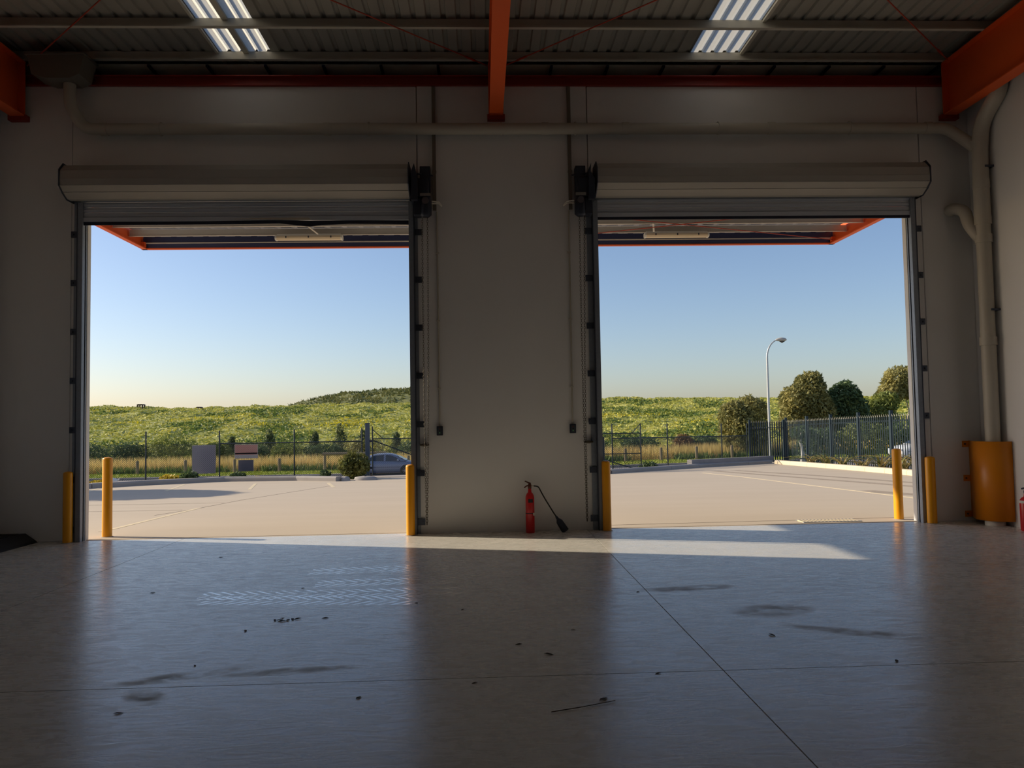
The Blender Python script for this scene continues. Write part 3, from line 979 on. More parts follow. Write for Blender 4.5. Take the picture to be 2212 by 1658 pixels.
def batten(x0, x1, y, label):
    b = thing('batten_light', ((x0 + x1) / 2, y, 4.99), label, 'light', 'batten lights under the awning')
    MB().box(x0 + 0.03, x1 - 0.03, y - 0.035, y + 0.035, 4.985, 5.03).build('spine', M_WHITE, b)
    MB().prism([(y - 0.06, 4.99), (y - 0.07, 4.955), (y - 0.045, 4.925), (y + 0.045, 4.925), (y + 0.07, 4.955), (y + 0.06, 4.99)], 'x', x0 + 0.03, x1 - 0.03).build('diffuser', mat('diffuser', (226, 206, 172), 0.4), b)
    for a in (x0, x1 - 0.03):
        MB().prism([(y - 0.065, 5.0), (y - 0.075, 4.95), (y - 0.045, 4.92), (y + 0.045, 4.92), (y + 0.075, 4.95), (y + 0.065, 5.0)], 'x', a, a + 0.03).build('end_cap', M_WHITE, b)
    for a in (x0 + 0.2, x0 + 0.6, x1 - 0.2):
        MB().box(a - 0.01, a + 0.01, y - 0.078, y - 0.066, 4.95, 4.985).build('clip', M_BLKM, b)


batten(-3.66, -2.46, 2.55, 'batten light under the awning seen through the left door')
batten(3.03, 4.22, 2.55, 'batten light under the awning seen through the right door')

# ------------------------------------------------------------------ yard, kerbs, markings
yard = tag(bpy.data.objects.new('yard', None), kind='structure')
COL.objects.link(yard)


def ys_(y):
    return -0.023 * y


poly = [(-30, 0.03), (14.6, 0.03), (14.6, 24.6), (12.0, 24.4), (10.2, 22.9), (7.3, 20.9), (4.6, 18.9), (1.5, 18.4), (-4.5, 18.3), (-9.9, 18.6), (-12.5, 18.0), (-15.4, 16.6), (-30, 12)]
V = [(x, y, ys_(y)) for x, y in poly] + [(x, y, ys_(y) - 0.35) for x, y in poly]
n = len(poly)
MB().add(V, [tuple(range(n))] + [(i, n + i, n + (i + 1) % n, (i + 1) % n) for i in range(n)]).build('concrete_slab', M_CONC, yard)


def strip(pts, w, name, m, dz=0.003):
    mb = MB()
    P = [Vector((x, y, ys_(y))) for x, y in pts]
    vs, fs = [], []
    for i, p in enumerate(P):
        t = (P[min(i + 1, len(P) - 1)] - P[max(i - 1, 0)]).normalized()
        a = Vector((-t.y, t.x, 0)) * w / 2
        for s, z in ((-1, -0.002), (-1, dz), (1, dz), (1, -0.002)):
            vs.append(p + a * s + Vector((0, 0, z)))
    for i in range(len(P) - 1):
        a, b = 4 * i, 4 * i + 4
        fs += [(a + j, a + j + 1, b + j + 1, b + j) for j in range(3)]
    return MB().add(vs, fs).build(name, m, yard)


for pts in ([(-6.02, 1.17), (-6.0, 5.29)], [(-11.59, 11.7), (-12.33, 14.3)], [(-9.2, 11.5), (-10.0, 15.0)], [(-6.77, 11.4), (-7.55, 14.7)], [(-5.05, 14.2), (-4.39, 11.7)], [(7.84, 15.9), (8.22, 13.0), (8.62, 6.0), (8.80, 3.4)]):
    strip(pts, 0.10, 'painted_line', M_LINE)
for pts in ([(-6.3, 3.8), (-6.0, 5.08), (-5.75, 7.3), (-4.6, 12.7)], [(-16, 5.2), (-6.2, 4.9)], [(-16, 6.9), (-5.9, 6.6)], [(-5.9, 0.12), (7, 0.12)], [(-1.03, 0.15), (-0.4, 2.0)], [(1.9, 0.5), (9, 0.75)]):
    strip(pts, 0.025, 'saw_joint', M_JOINT, 0.002)
strip([(8.75, 6.2), (9.1, 5.0), (9.5, 4.0)], 0.55, 'tyre_scuff', M_MARK, 0.0015)
strip([(8.6, 17.0), (9.6, 12.0), (10.4, 8.0), (10.9, 5.0)], 0.35, 'tyre_scuff', M_MARK, 0.0015)
strip([(9.4, 17.2), (10.6, 12.5), (11.4, 8.0), (11.8, 5.0)], 0.35, 'tyre_scuff', M_MARK, 0.0015)


def kerb(pts, w, h, m, label, seg=2.0):
    k = thing('kerb', (pts[0][0], pts[0][1], ys_(pts[0][1])), label, 'kerb', 'concrete kerbs round the yard')
    for i in range(len(pts) - 1):
        a, b = Vector((pts[i][0], pts[i][1], 0)), Vector((pts[i + 1][0], pts[i + 1][1], 0))
        L_ = (b - a).length
        nn = max(1, round(L_ / seg))
        for j in range(nn):
            p, q = a.lerp(b, j / nn), a.lerp(b, (j + 1) / nn)
            t = (q - p).normalized()
            q = q - t * 0.012
            s = Vector((-t.y, t.x, 0)) * w / 2
            vs = []
            for c in (p, q):
                z = ys_(c.y)
                for (u, dz) in ((-1, -0.05), (-1, h * 0.7), (-0.75, h), (1, h), (1, -0.05)):
                    vs.append((c.x + s.x * -u, c.y + s.y * -u, z + dz))
            MB().add(vs, [(i2, i2 + 1, i2 + 6, i2 + 5) for i2 in range(4)] + [(4, 0, 5, 9), (4, 3, 2, 1, 0), (5, 6, 7, 8, 9)]).build('kerb_block', m, k)


kerb([(-4.9, 15.2), (-6.5, 16.2), (-9.2, 16.6), (-11.4, 15.1), (-12.5, 13.8), (-16, 10.2)], 0.3, 0.16, M_KERB, 'grey concrete kerb below the signs on the mesh fence')
kerb([(13.0, 23.2), (10.3, 21.6), (7.35, 19.0), (4.6, 16.7), (2.4, 16.0)], 0.3, 0.15, M_KERB, 'grey concrete kerb below the mesh fence seen through the right door')
kerb([(13.2, 3.0), (13.2, 12.0), (13.25, 16.0), (13.15, 22.6)], 0.3, 0.16, M_KERBC, 'cream concrete kerb in front of the palisade fence', 1.6)
wsb = thing('wheel_stop', (11.6, 22.2, ys_(22.2)), 'long grey timber sleeper lying on the kerb near the palisade gate', 'sleeper')
MB().bar((8.6, 20.45, ys_(20.4) + 0.22), (13.3, 23.75, ys_(23.7) + 0.22), 0.25, 0.2).build('beam', mat('grey_timber', (150, 146, 146), 0.8, var=0.4, scale=3), wsb)

gt = thing('drain_grate', (5.25, 0.36, 0), 'steel drain grate set in the concrete just outside the right door', 'grate')
MB().box(4.85, 5.75, 0.24, 0.27, -0.01, 0.004).build('frame_bar', M_JAMB, gt)
MB().box(4.85, 5.75, 0.51, 0.54, -0.01, 0.002).build('frame_bar', M_JAMB, gt)
gb = MB().box(-0.012, 0.012, -0.13, 0.13, -0.02, 0.004).build('grate_bar', M_KERBC, gt, local=True)
gb.location = (-0.38, 0.03, 0)
for k in range(1, 16):
    share(gb, 'grate_bar', gt, (-0.38 + 0.056 * k, 0.03, 0))
MB().box(4.86, 5.74, 0.27, 0.51, -0.03, 0.0005).build('pit', M_BLK, gt)

# ------------------------------------------------------------------ land beyond: verge, road, bank
outer = []
X = np.linspace(-90, 90, 61)
Yg = np.concatenate([np.linspace(1.0, 17.5, 8), np.linspace(18.5, 41.2, 14)])
gx, gy = np.meshgrid(X, Yg)
gzv = gz(gx, gy) - 0.03
V = np.stack([gx, gy, gzv], -1).reshape(-1, 3)
nx, ny = len(X), len(Yg)
I = np.arange(nx * ny).reshape(ny, nx)
Q = np.stack([I[:-1, :-1], I[:-1, 1:], I[1:, 1:], I[1:, :-1]], -1).reshape(-1, 4)
tag(np_mesh('road', V, Q, M_ASPH), kind='structure')
rk = tag(bpy.data.objects.new('road_kerb', None), kind='structure')
COL.objects.link(rk)
for k in range(44):
    a, b = -66 + 3 * k, -63 + 3 * k - 0.02
    za, zb_ = gzf(a, 41.2), gzf(b, 41.2)
    MB().add([(a, 41.2, za - .1), (b, 41.2, zb_ - .1), (b, 41.5, zb_ - .1), (a, 41.5, za - .1), (a, 41.2, za + .14), (b, 41.2, zb_ + .14), (b, 41.5, zb_ + .14), (a, 41.5, za + .14)], [(3, 2, 1, 0), (4, 5, 6, 7), (0, 1, 5, 4), (1, 2, 6, 5), (2, 3, 7, 6), (3, 0, 4, 7)]).build('kerb_block', M_KERB, rk)

M_LAWN = leafmat('lawn', (190, 192, 72), (138, 158, 54), 0.6, tl=0.1)
M_HILL = leafmat('bank_grass', (206, 198, 108), (142, 150, 72), 0.35, tl=0.1)
M_TUFT = leafmat('tuft_grass', (216, 206, 108), (144, 154, 70), 0.25, tl=0.25)
M_DRY = leafmat('dry_grass', (240, 212, 146), (204, 186, 112), 0.7, tl=0.3)
M_UND = leafmat('undergrowth', (128, 146, 72), (82, 104, 54), 1.2, tl=0.25)
M_YFL = leafmat('yellow_flower', (236, 214, 40), (200, 190, 50), 1.0, tl=0.25)

X = np.arange(-112, 112.1, 0.55)
Yg = np.concatenate([np.arange(41.5, 52, 1.0), np.arange(52, 121, 0.55), np.arange(121, 140, 2.0)])
gx, gy = np.meshgrid(X, Yg)
amp = np.clip((gy - 50) / 6, 0, 1)
bumps = 0.42 * (vnoise(gx * 0.8, gy * 0.8, 1) - 0.5) + 0.42 * (vnoise(gx * 0.33, gy * 0.5, 2) - 0.5) + 0.8 * (vnoise(gx * 0.06, gy * 0.09, 3) - 0.5)
zz = gz(gx, gy) + amp * bumps - np.clip(gy - 120, 0, None) * 0.03
V = np.stack([gx, gy, zz], -1).reshape(-1, 3)
nx, ny = len(X), len(Yg)
I = np.arange(nx * ny).reshape(ny, nx)
Q = np.stack([I[:-1, :-1], I[:-1, 1:], I[1:, 1:], I[1:, :-1]], -1).reshape(-1, 4)
bank = tag(np_mesh('grass_bank', V, Q, M_HILL, smooth=True), kind='structure')


def bankz(x, y):
    a = np.clip((y - 50) / 6, 0, 1)
    b = 0.42 * (vnoise(x * 0.8, y * 0.8, 1) - 0.5) + 0.42 * (vnoise(x * 0.33, y * 0.5, 2) - 0.5) + 0.8 * (vnoise(x * 0.06, y * 0.09, 3) - 0.5)
    return gz(x, y) + a * b


X = np.arange(-90, 92, 1.3)
Yg = np.arange(138, 232, 1.6)
gx, gy = np.meshgrid(X, Yg)
d = np.sqrt(((gx + 13) / 40.0) ** 2 + ((gy - 190) / 42.0) ** 2)
kn = 7.9 * np.clip(1.25 - d ** 2.6, 0, 1) ** 0.7
zz = 0.6 + kn + 1.1 * (vnoise(gx * 0.3, gy * 0.3, 5) - 0.5) + 1.2 * (vnoise(gx * 0.11, gy * 0.11, 6) - 0.5)
V = np.stack([gx, gy, zz], -1).reshape(-1, 3)
nx, ny = len(X), len(Yg)
I = np.arange(nx * ny).reshape(ny, nx)
Q = np.stack([I[:-1, :-1], I[:-1, 1:], I[1:, 1:], I[1:, :-1]], -1).reshape(-1, 4)
knoll = tag(np_mesh('distant_hill', V, Q, leafmat('hill_scrub', (150, 146, 84), (84, 96, 58), 0.35, tl=0.05), smooth=True), kind='structure')
KN = (X, Yg, zz)


def blades(name, label, cat, n, xr, yr, h, w, m, zfun, lean=0.3, seed=1, mask=None, per=1, parent=None):
    r = np.random.RandomState(seed)
    x = r.uniform(xr[0], xr[1], n)
    y = r.uniform(yr[0], yr[1], n)
    if mask is not None:
        kk = mask(x, y, r)
        x, y = x[kk], y[kk]
    if per > 1:
        x = np.repeat(x, per) + r.normal(0, 0.08, len(x) * per)
        y = np.repeat(y, per) + r.normal(0, 0.08, len(y) * per)
    n = len(x)
    z = zfun(x, y)
    hh = r.uniform(h[0], h[1], n)
    ww = r.uniform(w[0], w[1], n)
    th = r.uniform(0, PI, n)
    lx, ly = r.normal(0, lean, n) * hh, r.normal(0, lean, n) * hh
    c, s = np.cos(th) * ww / 2, np.sin(th) * ww / 2
    V = np.empty((n, 3, 3))
    V[:, 0] = np.stack([x - c, y - s, z - 0.03], -1)
    V[:, 1] = np.stack([x + c, y + s, z - 0.03], -1)
    V[:, 2] = np.stack([x + lx, y + ly, z + hh], -1)
    T = np.arange(n * 3).reshape(-1, 3)
    return tag(np_mesh(name, V.reshape(-1, 3), T, m, parent or bank), label, kind='stuff')


fr = lambda x, y, r: np.abs(x - 0.04 * (y + 11.3)) < 0.62 * (y + 11.3)
blades('bank_grass_tufts', 'tufted green grass covering the bank behind the road', 'grass', 110000, (-90, 92), (52, 121), (0.07, 0.22), (0.25, 0.6), M_TUFT, bankz, 1.0, 2, fr)
blades('bank_weeds', 'dark green weeds growing in patches on the bank', 'weeds', 110000, (-90, 92), (52, 116), (0.1, 0.34), (0.25, 0.55), M_UND, bankz, 0.9, 3, lambda x, y, r: fr(x, y, r) & (vnoise(x * 0.22, y * 0.16, 8) + 0.22 * r.rand(len(x)) > 0.66 + 0.0028 * (y - 52)))
blades('yellow_flowers', 'yellow wildflowers in drifts on the bank', 'flowers', 60000, (-90, 92), (60, 119), (0.12, 0.26), (0.15, 0.35), M_YFL, bankz, 0.8, 4, lambda x, y, r: fr(x, y, r) & (vnoise(x * 0.1, y * 0.2, 9) + 0.1 * r.rand(len(x)) > 0.90))
blades('hill_scrub', 'olive scrub covering the distant hill', 'scrub', 26000, (-60, 35), (150, 200), (0.3, 0.9), (0.5, 1.3), leafmat('scrub_blade', (156, 150, 88), (80, 94, 56), 0.15, tl=0.2), lambda x, y: zz[np.clip(((y - 138) / 1.6).astype(int), 0, zz.shape[0] - 1), np.clip(((x + 90) / 1.3).astype(int), 0, zz.shape[1] - 1)] - 0.1, 0.7, 12, None, 1, knoll)
blades('dry_grass_strip', 'tall golden dry grass growing along the verge', 'grass', 26000, (-45, 40), (46.3, 50), (0.75, 1.25), (0.03, 0.07), M_DRY, gz, 0.14, 5, fr)
blades('verge_undergrowth', 'low green weeds in front of the dry grass', 'weeds', 9000, (-45, 40), (45.4, 46.8), (0.3, 0.65), (0.08, 0.16), M_UND, gz, 0.3, 6, lambda x, y, r: fr(x, y, r) & (vnoise(x * 0.5, y * 0.5, 4) > 0.38))
blades('mown_lawn', 'short mown green grass beside the road', 'lawn', 30000, (-42, 36), (41.5, 46), (0.05, 0.14), (0.06, 0.12), M_LAWN, gz, 0.4, 7, fr)



# ------------------------------------------------------------------ trees and shrubs
def leaves(name, blobs, m, size, parent, seed, shell=0.55, aspect=2.0, droop=0.0):
    """one foliage mesh: leaf-shaped quads filling ellipsoid blobs (x, y, z, rx, ry, rz, count)"""
    r = np.random.RandomState(seed)
    Vs = []
    if size > 0.12:                      # finer leaves, more of them
        blobs = [b[:6] + (int(b[6] * 2.4),) for b in blobs]
        size = size * 0.62
    for (bx, by, bz, rx, ry, rz, n) in blobs:
        d = r.normal(0, 1, (n, 3))
        d /= np.linalg.norm(d, axis=1)[:, None]
        rad = shell + (1.06 - shell) * r.rand(n) ** 0.6
        rad *= 0.86 + 0.28 * vnoise(d[:, 0] * 2.3 + bx, d[:, 2] * 2.3 + d[:, 1] * 1.7 + bz, seed % 7)
        c = np.array([bx, by, bz]) + d * rad[:, None] * np.array([rx, ry, rz])
        a = r.normal(0, 1, (n, 3)) + d * 0.8
        a[:, 2] -= droop * 2
        a /= np.linalg.norm(a, axis=1)[:, None]
        b = np.cross(a, r.normal(0, 1, (n, 3)))
        b /= np.linalg.norm(b, axis=1)[:, None]
        s = size * (0.6 + 0.8 * r.rand(n))[:, None]
        a = a * s * aspect / 2
        b = b * s / 2
        Vs.append(np.stack([c - a, c + b, c + a, c - b], 1))
    V = np.concatenate(Vs).reshape(-1, 3)
    T = np.arange(len(V)).reshape(-1, 4)
    return tag(np_mesh(name, V, T, m, parent), kind='stuff')


def shrub(x, y, w, h, label, m, seed, size=0.16, n=700, group='shrubs along the foot of the bank', cone=False, z=None, depth=None):
    z = gzf(x, y) if z is None else z
    s = thing('shrub', (x, y, z), label, 'shrub', group)
    r = random.Random(seed)
    dp = depth or w * 0.8
    bl = []
    if cone:
        for k in range(4):
            t = k / 3
            bl.append((x + r.uniform(-.05, .05), y, z + h * (0.18 + 0.62 * t), w * (0.5 - 0.32 * t), w * (0.5 - 0.32 * t), h * 0.24, n // 4))
    else:
        bl.append((x, y, z + h * 0.5, w * 0.44, dp * 0.44, h * 0.5, n // 2))
        for k in range(4):
            bl.append((x + r.uniform(-.32, .32) * w, y + r.uniform(-.3, .2) * dp, z + h * r.uniform(.3, .72), w * 0.24, dp * 0.26, h * 0.27, n // 8))
    leaves('foliage', bl, m, size, s, seed)
    st = MB()
    for k in range(4):
        st.tube([(x + r.uniform(-.06, .06) * w, y, z - 0.05), (x + r.uniform(-.2, .2) * w, y + r.uniform(-.1, .1), z + h * 0.6)], [0.03, 0.012], 6)
    st.build('stems', M_BARKD, s)
    return s


M_BD = leafmat('bush_dark', (116, 134, 84), (60, 82, 58), 0.9)
M_BM = leafmat('bush_mid', (156, 160, 82), (88, 108, 60), 0.8)
M_BO = leafmat('bush_olive', (182, 170, 104), (106, 112, 70), 0.7)
M_BR = leafmat('bush_rust', (164, 128, 90), (112, 92, 62), 0.9)
M_SAP = leafmat('sapling_grey', (122, 128, 86), (74, 90, 66), 1.0)
SH = [(-32.6, 53.5, 4.2, 2.0, M_BD, 'dark dense shrub at the far left of the left doorway'), (-29.2, 53.2, 3.8, 2.1, M_BD, 'dark dense shrub just left of the round bush'),
      (-25.6, 53.6, 4.3, 2.75, M_BM, 'large round bush behind the grey panel on the mesh fence'), (-22.0, 53.8, 2.8, 1.9, M_BM, 'shrub half hidden behind the grey panel and the fence post'),
      (-19.0, 53.5, 3.0, 1.7, M_BD, 'low dark shrub behind the pink and white sign'), (-16.1, 53.0, 3.2, 1.8, M_BM, 'yellow green shrub just right of the pink and white sign'),
      (-13.0, 53.2, 3.4, 1.7, M_BD, 'wide dark shrub above the timber rail barrier'), (-9.6, 53.4, 3.6, 2.0, M_BO, 'olive shrub behind the boot of the blue car'),
      (-5.6, 53.2, 3.6, 1.8, M_BD, 'dark grassy shrub above the bonnet of the blue car')]
for k, (x, y, w, h, m, lb) in enumerate(SH):
    shrub(x, y, w, h, lb, m, 40 + k, n=1100)
SP = [(-19.0, 58.5, 1.7, 2.3, 'slim sapling left of the second fence post'), (-15.0, 58.5, 1.5, 2.0, 'slim sapling right of the second tall fence post'), (-12.7, 58.3, 1.7, 2.7, 'tallest slim sapling above the timber rail barrier'),
      (-10.6, 58.0, 1.6, 2.2, 'slim sapling just left of the square gate post'), (-7.6, 58.0, 1.4, 1.9, 'slim sapling just right of the square gate post'), (-22.4, 58.6, 1.4, 1.7, 'short sapling above the pink and white sign')]
for k, (x, y, w, h, lb) in enumerate(SP):
    shrub(x, y, w, h, lb, M_SAP, 70 + k, n=520, size=0.14, group='saplings on the bank', cone=True)
SR = [(9.5, 52, 3.0, 1.4, M_BD, 'low dark shrub behind the mesh gate frame'), (13.2, 52.4, 3.4, 1.6, M_BD, 'wide dark shrub beyond the middle of the right hand mesh fence'), (16.6, 51.6, 2.2, 1.7, M_BR, 'rust brown shrub left of the big olive bush'),
      (18.3, 51.8, 2.4, 1.6, M_BD, 'dark green shrub at the foot of the big olive bush')]
for k, (x, y, w, h, m, lb) in enumerate(SR):
    shrub(x, y, w, h, lb, m, 90 + k, n=800, group='shrubs beyond the right hand fence')


def tree(name, x, y, label, m, crown, trunks, seed, size=0.2, group=None, z=None, bark=None, droop=0.25):
    z = gzf(x, y) if z is None else z
    t = thing(name, (x, y, z), label, 'tree', group)
    leaves('foliage', [(x + a, y + b, z + c, rx, ry, rz, n) for (a, b, c, rx, ry, rz, n) in crown], m, size, t, seed, aspect=2.6, droop=droop)
    for pth in trunks:
        k = len(pth)
        MB().tube([(x + a, y + b, z + c) for (a, b, c) in pth], [0.13 * (1 - 0.75 * i / (k - 1)) for i in range(k)], 8).build('trunk', bark or M_BARKD, t)
    return t


TG = 'trees beyond the yard'
tree('wattle_bush', 20.2, 47.5, 'big olive bush left of the street lamp pole', M_BO, [(-0.3, 0, 2.2, 1.45, 1.4, 1.9, 1500), (0.7, 0, 3.2, 1.25, 1.2, 1.4, 1000), (-0.9, 0, 3.2, 0.9, 0.9, 1.1, 600), (1.0, 0.2, 1.5, 1.1, 1.1, 1.2, 600)],
     [[(0, 0, -0.1), (0.1, 0, 1.2), (0.3, 0, 2.6)], [(0.1, 0, 0), (-0.5, 0, 1.2), (-0.8, 0, 2.6)]], 201, 0.2, TG)
tree('street_tree', 27.3, 52, 'tall rounded tree right of the street lamp', M_BO, [(0.2, 0, 5.4, 1.3, 1.3, 1.2, 1100), (-0.7, 0, 4.2, 1.6, 1.5, 1.4, 1300), (0.6, 0.2, 3.6, 1.6, 1.5, 1.6, 1300), (-1.2, 0, 2.4, 1.3, 1.3, 1.5, 900), (0.5, 0, 1.9, 1.5, 1.4, 1.5, 900)],
     [[(0, 0, -0.1), (0.1, 0, 2), (0.2, 0, 4.8)], [(0.05, 0, 0.8), (-0.6, 0, 2.4), (-0.9, 0, 3.8)]], 202, 0.22, TG)
tree('street_tree', 30.4, 52.6, 'darker spreading tree joined to the tall rounded one', M_BD, [(0.2, 0, 4.4, 1.4, 1.3, 1.3, 1100), (0.8, 0, 3.0, 1.5, 1.4, 1.7, 1200), (-0.8, 0, 3.3, 1.4, 1.4, 1.6, 1000), (0.2, 0, 1.7, 1.9, 1.6, 1.5, 1000)],
     [[(0, 0, -0.1), (0.1, 0, 2), (0.3, 0, 4)], [(0.05, 0, 0.8), (0.6, 0, 2.4), (0.9, 0, 3.2)]], 203, 0.22, TG)
tree('gum_tree', 37.6, 55, 'gum tree with bare pale trunks at the right door jamb', M_BO, [(-0.6, 0, 5.7, 1.5, 1.4, 1.2, 1100), (0.9, 0, 5.8, 1.5, 1.4, 1.2, 1100), (-1.5, 0, 4.6, 1.2, 1.2, 0.9, 700), (1.8, 0, 4.8, 1.4, 1.3, 1.1, 700), (0.2, 0, 4.7, 1.5, 1.3, 0.7, 600)],
     [[(-0.6, 0, -0.1), (-0.3, 0, 1.5), (0.0, 0, 3.0), (-0.4, 0, 4.8)], [(0.2, 0, -0.1), (0.7, 0, 1.6), (1.3, 0, 3.0), (1.2, 0, 4.8)], [(0.75, 0, 1.7), (0.4, 0, 3.0), (0.5, 0, 4.6)]], 204, 0.2, TG, bark=M_BARK)
tree('street_tree', 34.2, 54, 'low leafy tree between the dark spreading tree and the gum tree', M_BM, [(0, 0, 2.9, 1.5, 1.4, 1.3, 1000), (0.8, 0, 3.9, 1.0, 1.0, 0.9, 500), (-1.0, 0, 2.0, 1.2, 1.2, 1.1, 600), (0.7, 0, 1.9, 1.2, 1.2, 1.1, 500)],
     [[(0, 0, -0.1), (0, 0, 1.5), (0.2, 0, 3)]], 205, 0.2, TG)
tree('shade_tree', -21.0, 13.6, 'tree outside the left end of the building whose shade falls on the yard', M_BD, [(0, 0, 5.2, 2.0, 2.0, 1.3, 1500), (-1.0, 0.5, 4.2, 1.6, 1.6, 1.2, 900), (1.2, -0.6, 4.0, 1.6, 1.6, 1.2, 900)],
     [[(0, 0, -0.1), (0.1, 0, 2), (0, 0, 5)]], 206, 0.24, TG)
SB = [(21.4, 37.0, 3.0, 2.2, 'green shrub behind the first bay of the palisade fence'), (24.0, 36.6, 3.2, 2.5, 'green shrub behind the second bay of the palisade fence'), (26.8, 36.8, 3.4, 2.6, 'green shrub behind the middle of the palisade fence'), (29.6, 36.6, 3.2, 2.6, 'green shrub behind the white car'), (32.2, 36.8, 3.0, 2.6, 'green shrub behind the nearest bay of the palisade fence')]
for k, (x, y, w, h, lb) in enumerate(SB):
    shrub(x, y, w, h, lb, M_BM if k % 2 else M_BD, 120 + k, n=900, group='shrubs behind the palisade fence')
tree('birch_sapling', 17.6, 30.5, 'thin white trunked sapling behind the palisade fence', M_BD, [(0, 0, 1.75, 0.6, 0.6, 0.35, 160), (0.3, 0, 1.4, 0.5, 0.5, 0.3, 100)], [[(-0.02, 0, -0.05), (0.02, 0, 0.6), (-0.06, 0, 1.2), (0, 0, 1.8)]], 207, 0.13, TG, bark=mat('white_bark', (226, 222, 210), 0.7))

# the clipped bush at the gate and small garden plants along the kerb
shrub(-4.62, 16.55, 1.15, 0.95, 'clipped leafy bush standing beside the square gate post', leafmat('gate_bush', (150, 146, 76), (70, 84, 50), 2.0), 301, size=0.075, n=2600, group='garden plants along the kerb')
PL = [(-5.65, 16.7, 0.42, 0.34, M_BD, 'small grey leafed plant left of the clipped bush'), (-8.9, 17.2, 0.62, 0.30, M_BD, 'small grey leafed plant under the little grey sign'), (-8.2, 17.2, 0.5, 0.12, leafmat('moss_yellow', (216, 190, 60), (170, 150, 50), 3), 'flat yellow ground cover beside the little grey sign'),
      (-11.0, 16.3, 0.75, 0.28, leafmat('moss_yellow', (216, 190, 60), (170, 150, 50), 3), 'yellow green mound left of the grey panel'), (-10.35, 16.45, 0.72, 0.42, M_BD, 'dark prickly mound in front of the grey panel'), (-13.1, 15.6, 0.7, 0.16, leafmat('moss_yellow', (216, 190, 60), (170, 150, 50), 3), 'yellow ground cover beside the left hand bollard'),
      (6.6, 18.97, 0.8, 0.32, M_BD, 'small white flecked plant at the foot of the mesh gate'), (-14.2, 15.0, 0.7, 0.25, M_BD, 'dark plant at the left end of the yard kerb')]
for k, (x, y, w, h, m, lb) in enumerate(PL):
    shrub(x, y, w, h, lb, m, 310 + k, size=0.06, n=420, group='garden plants along the kerb', z=ys_(y))

# strappy plants under the palisade
M_STRAP = leafmat('strap_leaf', (196, 172, 110), (122, 108, 64), 1.6, tl=0.2)
M_STRAPG = leafmat('strap_leaf_green', (150, 148, 80), (96, 96, 56), 1.6, tl=0.2)
proto = []
for k in range(5):
    r = random.Random(500 + k)
    L_ = 0.5 + 0.06 * k
    arch = 0.2 + 0.13 * k
    mb = MB()
    vs, fs = [], []
    for i in range(6):
        t = i / 5
        x_ = L_ * (t * arch + t * t * 0.35)
        z_ = L_ * (t * 1.05 - t * t * (0.2 + 0.7 * arch))
        w_ = 0.026 * (1 - 0.9 * t ** 2)
        vs += [(x_, -w_, z_ + 0.006), (x_, 0, z_), (x_, w_, z_ + 0.006)]
    for i in range(5):
        fs += [(3 * i, 3 * i + 1, 3 * i + 4, 3 * i + 3), (3 * i + 1, 3 * i + 2, 3 * i + 5, 3 * i + 4)]
    proto.append((vs, fs))
PMESH = []
for k, (vs, fs) in enumerate(proto):
    for m in (M_STRAP, M_STRAPG):
        me = bpy.data.meshes.new('strap_leaf')
        me.from_pydata(vs, [], fs)
        me.materials.append(m)
        PMESH.append(me)
FL = [(13.66, 20.3, 0.9, 'smallest strappy plant at the far end of the palisade kerb'), (13.7, 18.9, 0.95, 'strappy plant second from the far end of the palisade kerb'), (13.66, 17.4, 0.9, 'strappy plant third from the far end of the palisade kerb'), (13.7, 16.1, 0.85, 'strappy plant in the middle of the palisade kerb'),
      (13.7, 14.8, 1.2, 'large strappy plant behind the right outer bollard'), (13.66, 13.4, 1.2, 'tallest strappy plant right of the right outer bollard'), (13.7, 12.2, 1.2, 'strappy plant at the right door jamb')]
for k, (x, y, s, lb) in enumerate(FL):
    r = random.Random(600 + k)
    c = thing('flax_plant', (x, y, ys_(y)), lb, 'plant', 'strappy plants under the palisade fence')
    for j in range(26):
        o = bpy.data.objects.new('leaf', PMESH[r.randrange(len(PMESH))])
        COL.objects.link(o)
        o.parent = c
        o.location = (r.uniform(-.12, .12), r.uniform(-.16, .16), 0)
        o.rotation_euler = (0, 0, r.uniform(0, 6.28))
        q = 1.35 * s * r.uniform(0.6, 1.15)
        o.scale = (q, q, q)


# ------------------------------------------------------------------ fences
def mesh_panel(p, q, h0, h1, m, parent, pitch=0.072, r=0.0045):
    """diamond wire between two posts; p, q are (x, y, ground z)"""
    p, q = np.array(p, float), np.array(q, float)
    L_ = np.linalg.norm((q - p)[:2])
    H = h1 - h0
    V, T = [], []
    d2 = (q - p) / L_
    nrm = np.array([-d2[1], d2[0], 0])
    for sgn in (1, -1):
        u0 = -H if sgn > 0 else 0.0
        u1 = L_ if sgn > 0 else L_ + H
        for u in np.arange(u0, u1, pitch):
            # u + sgn*w, clipped to 0..L_
            if sgn > 0:
                w0, w1 = max(0, -u), min(H, L_ - u)
            else:
                w0, w1 = max(0, u - L_), min(H, u)
            if w1 - w0 < 0.02:
                continue
            a = p + d2 * (u + sgn * w0) + np.array([0, 0, h0 + w0])
            b = p + d2 * (u + sgn * w1) + np.array([0, 0, h0 + w1])
            t = (b - a) / np.linalg.norm(b - a)
            e = np.cross(t, nrm)
            off = nrm * 0.004 * sgn
            k = len(V)
            for c in (a, b):
                for j in range(3):
                    an = 2 * PI * j / 3
                    V.append(c + off + (nrm * math.cos(an) + e * math.sin(an)) * r)
            T += [(k, k + 1, k + 4, k + 3), (k + 1, k + 2, k + 5, k + 4), (k + 2, k, k + 3, k + 5)]
    return tag(np_mesh('chain_link_mesh', V, T, m, parent), kind='stuff')


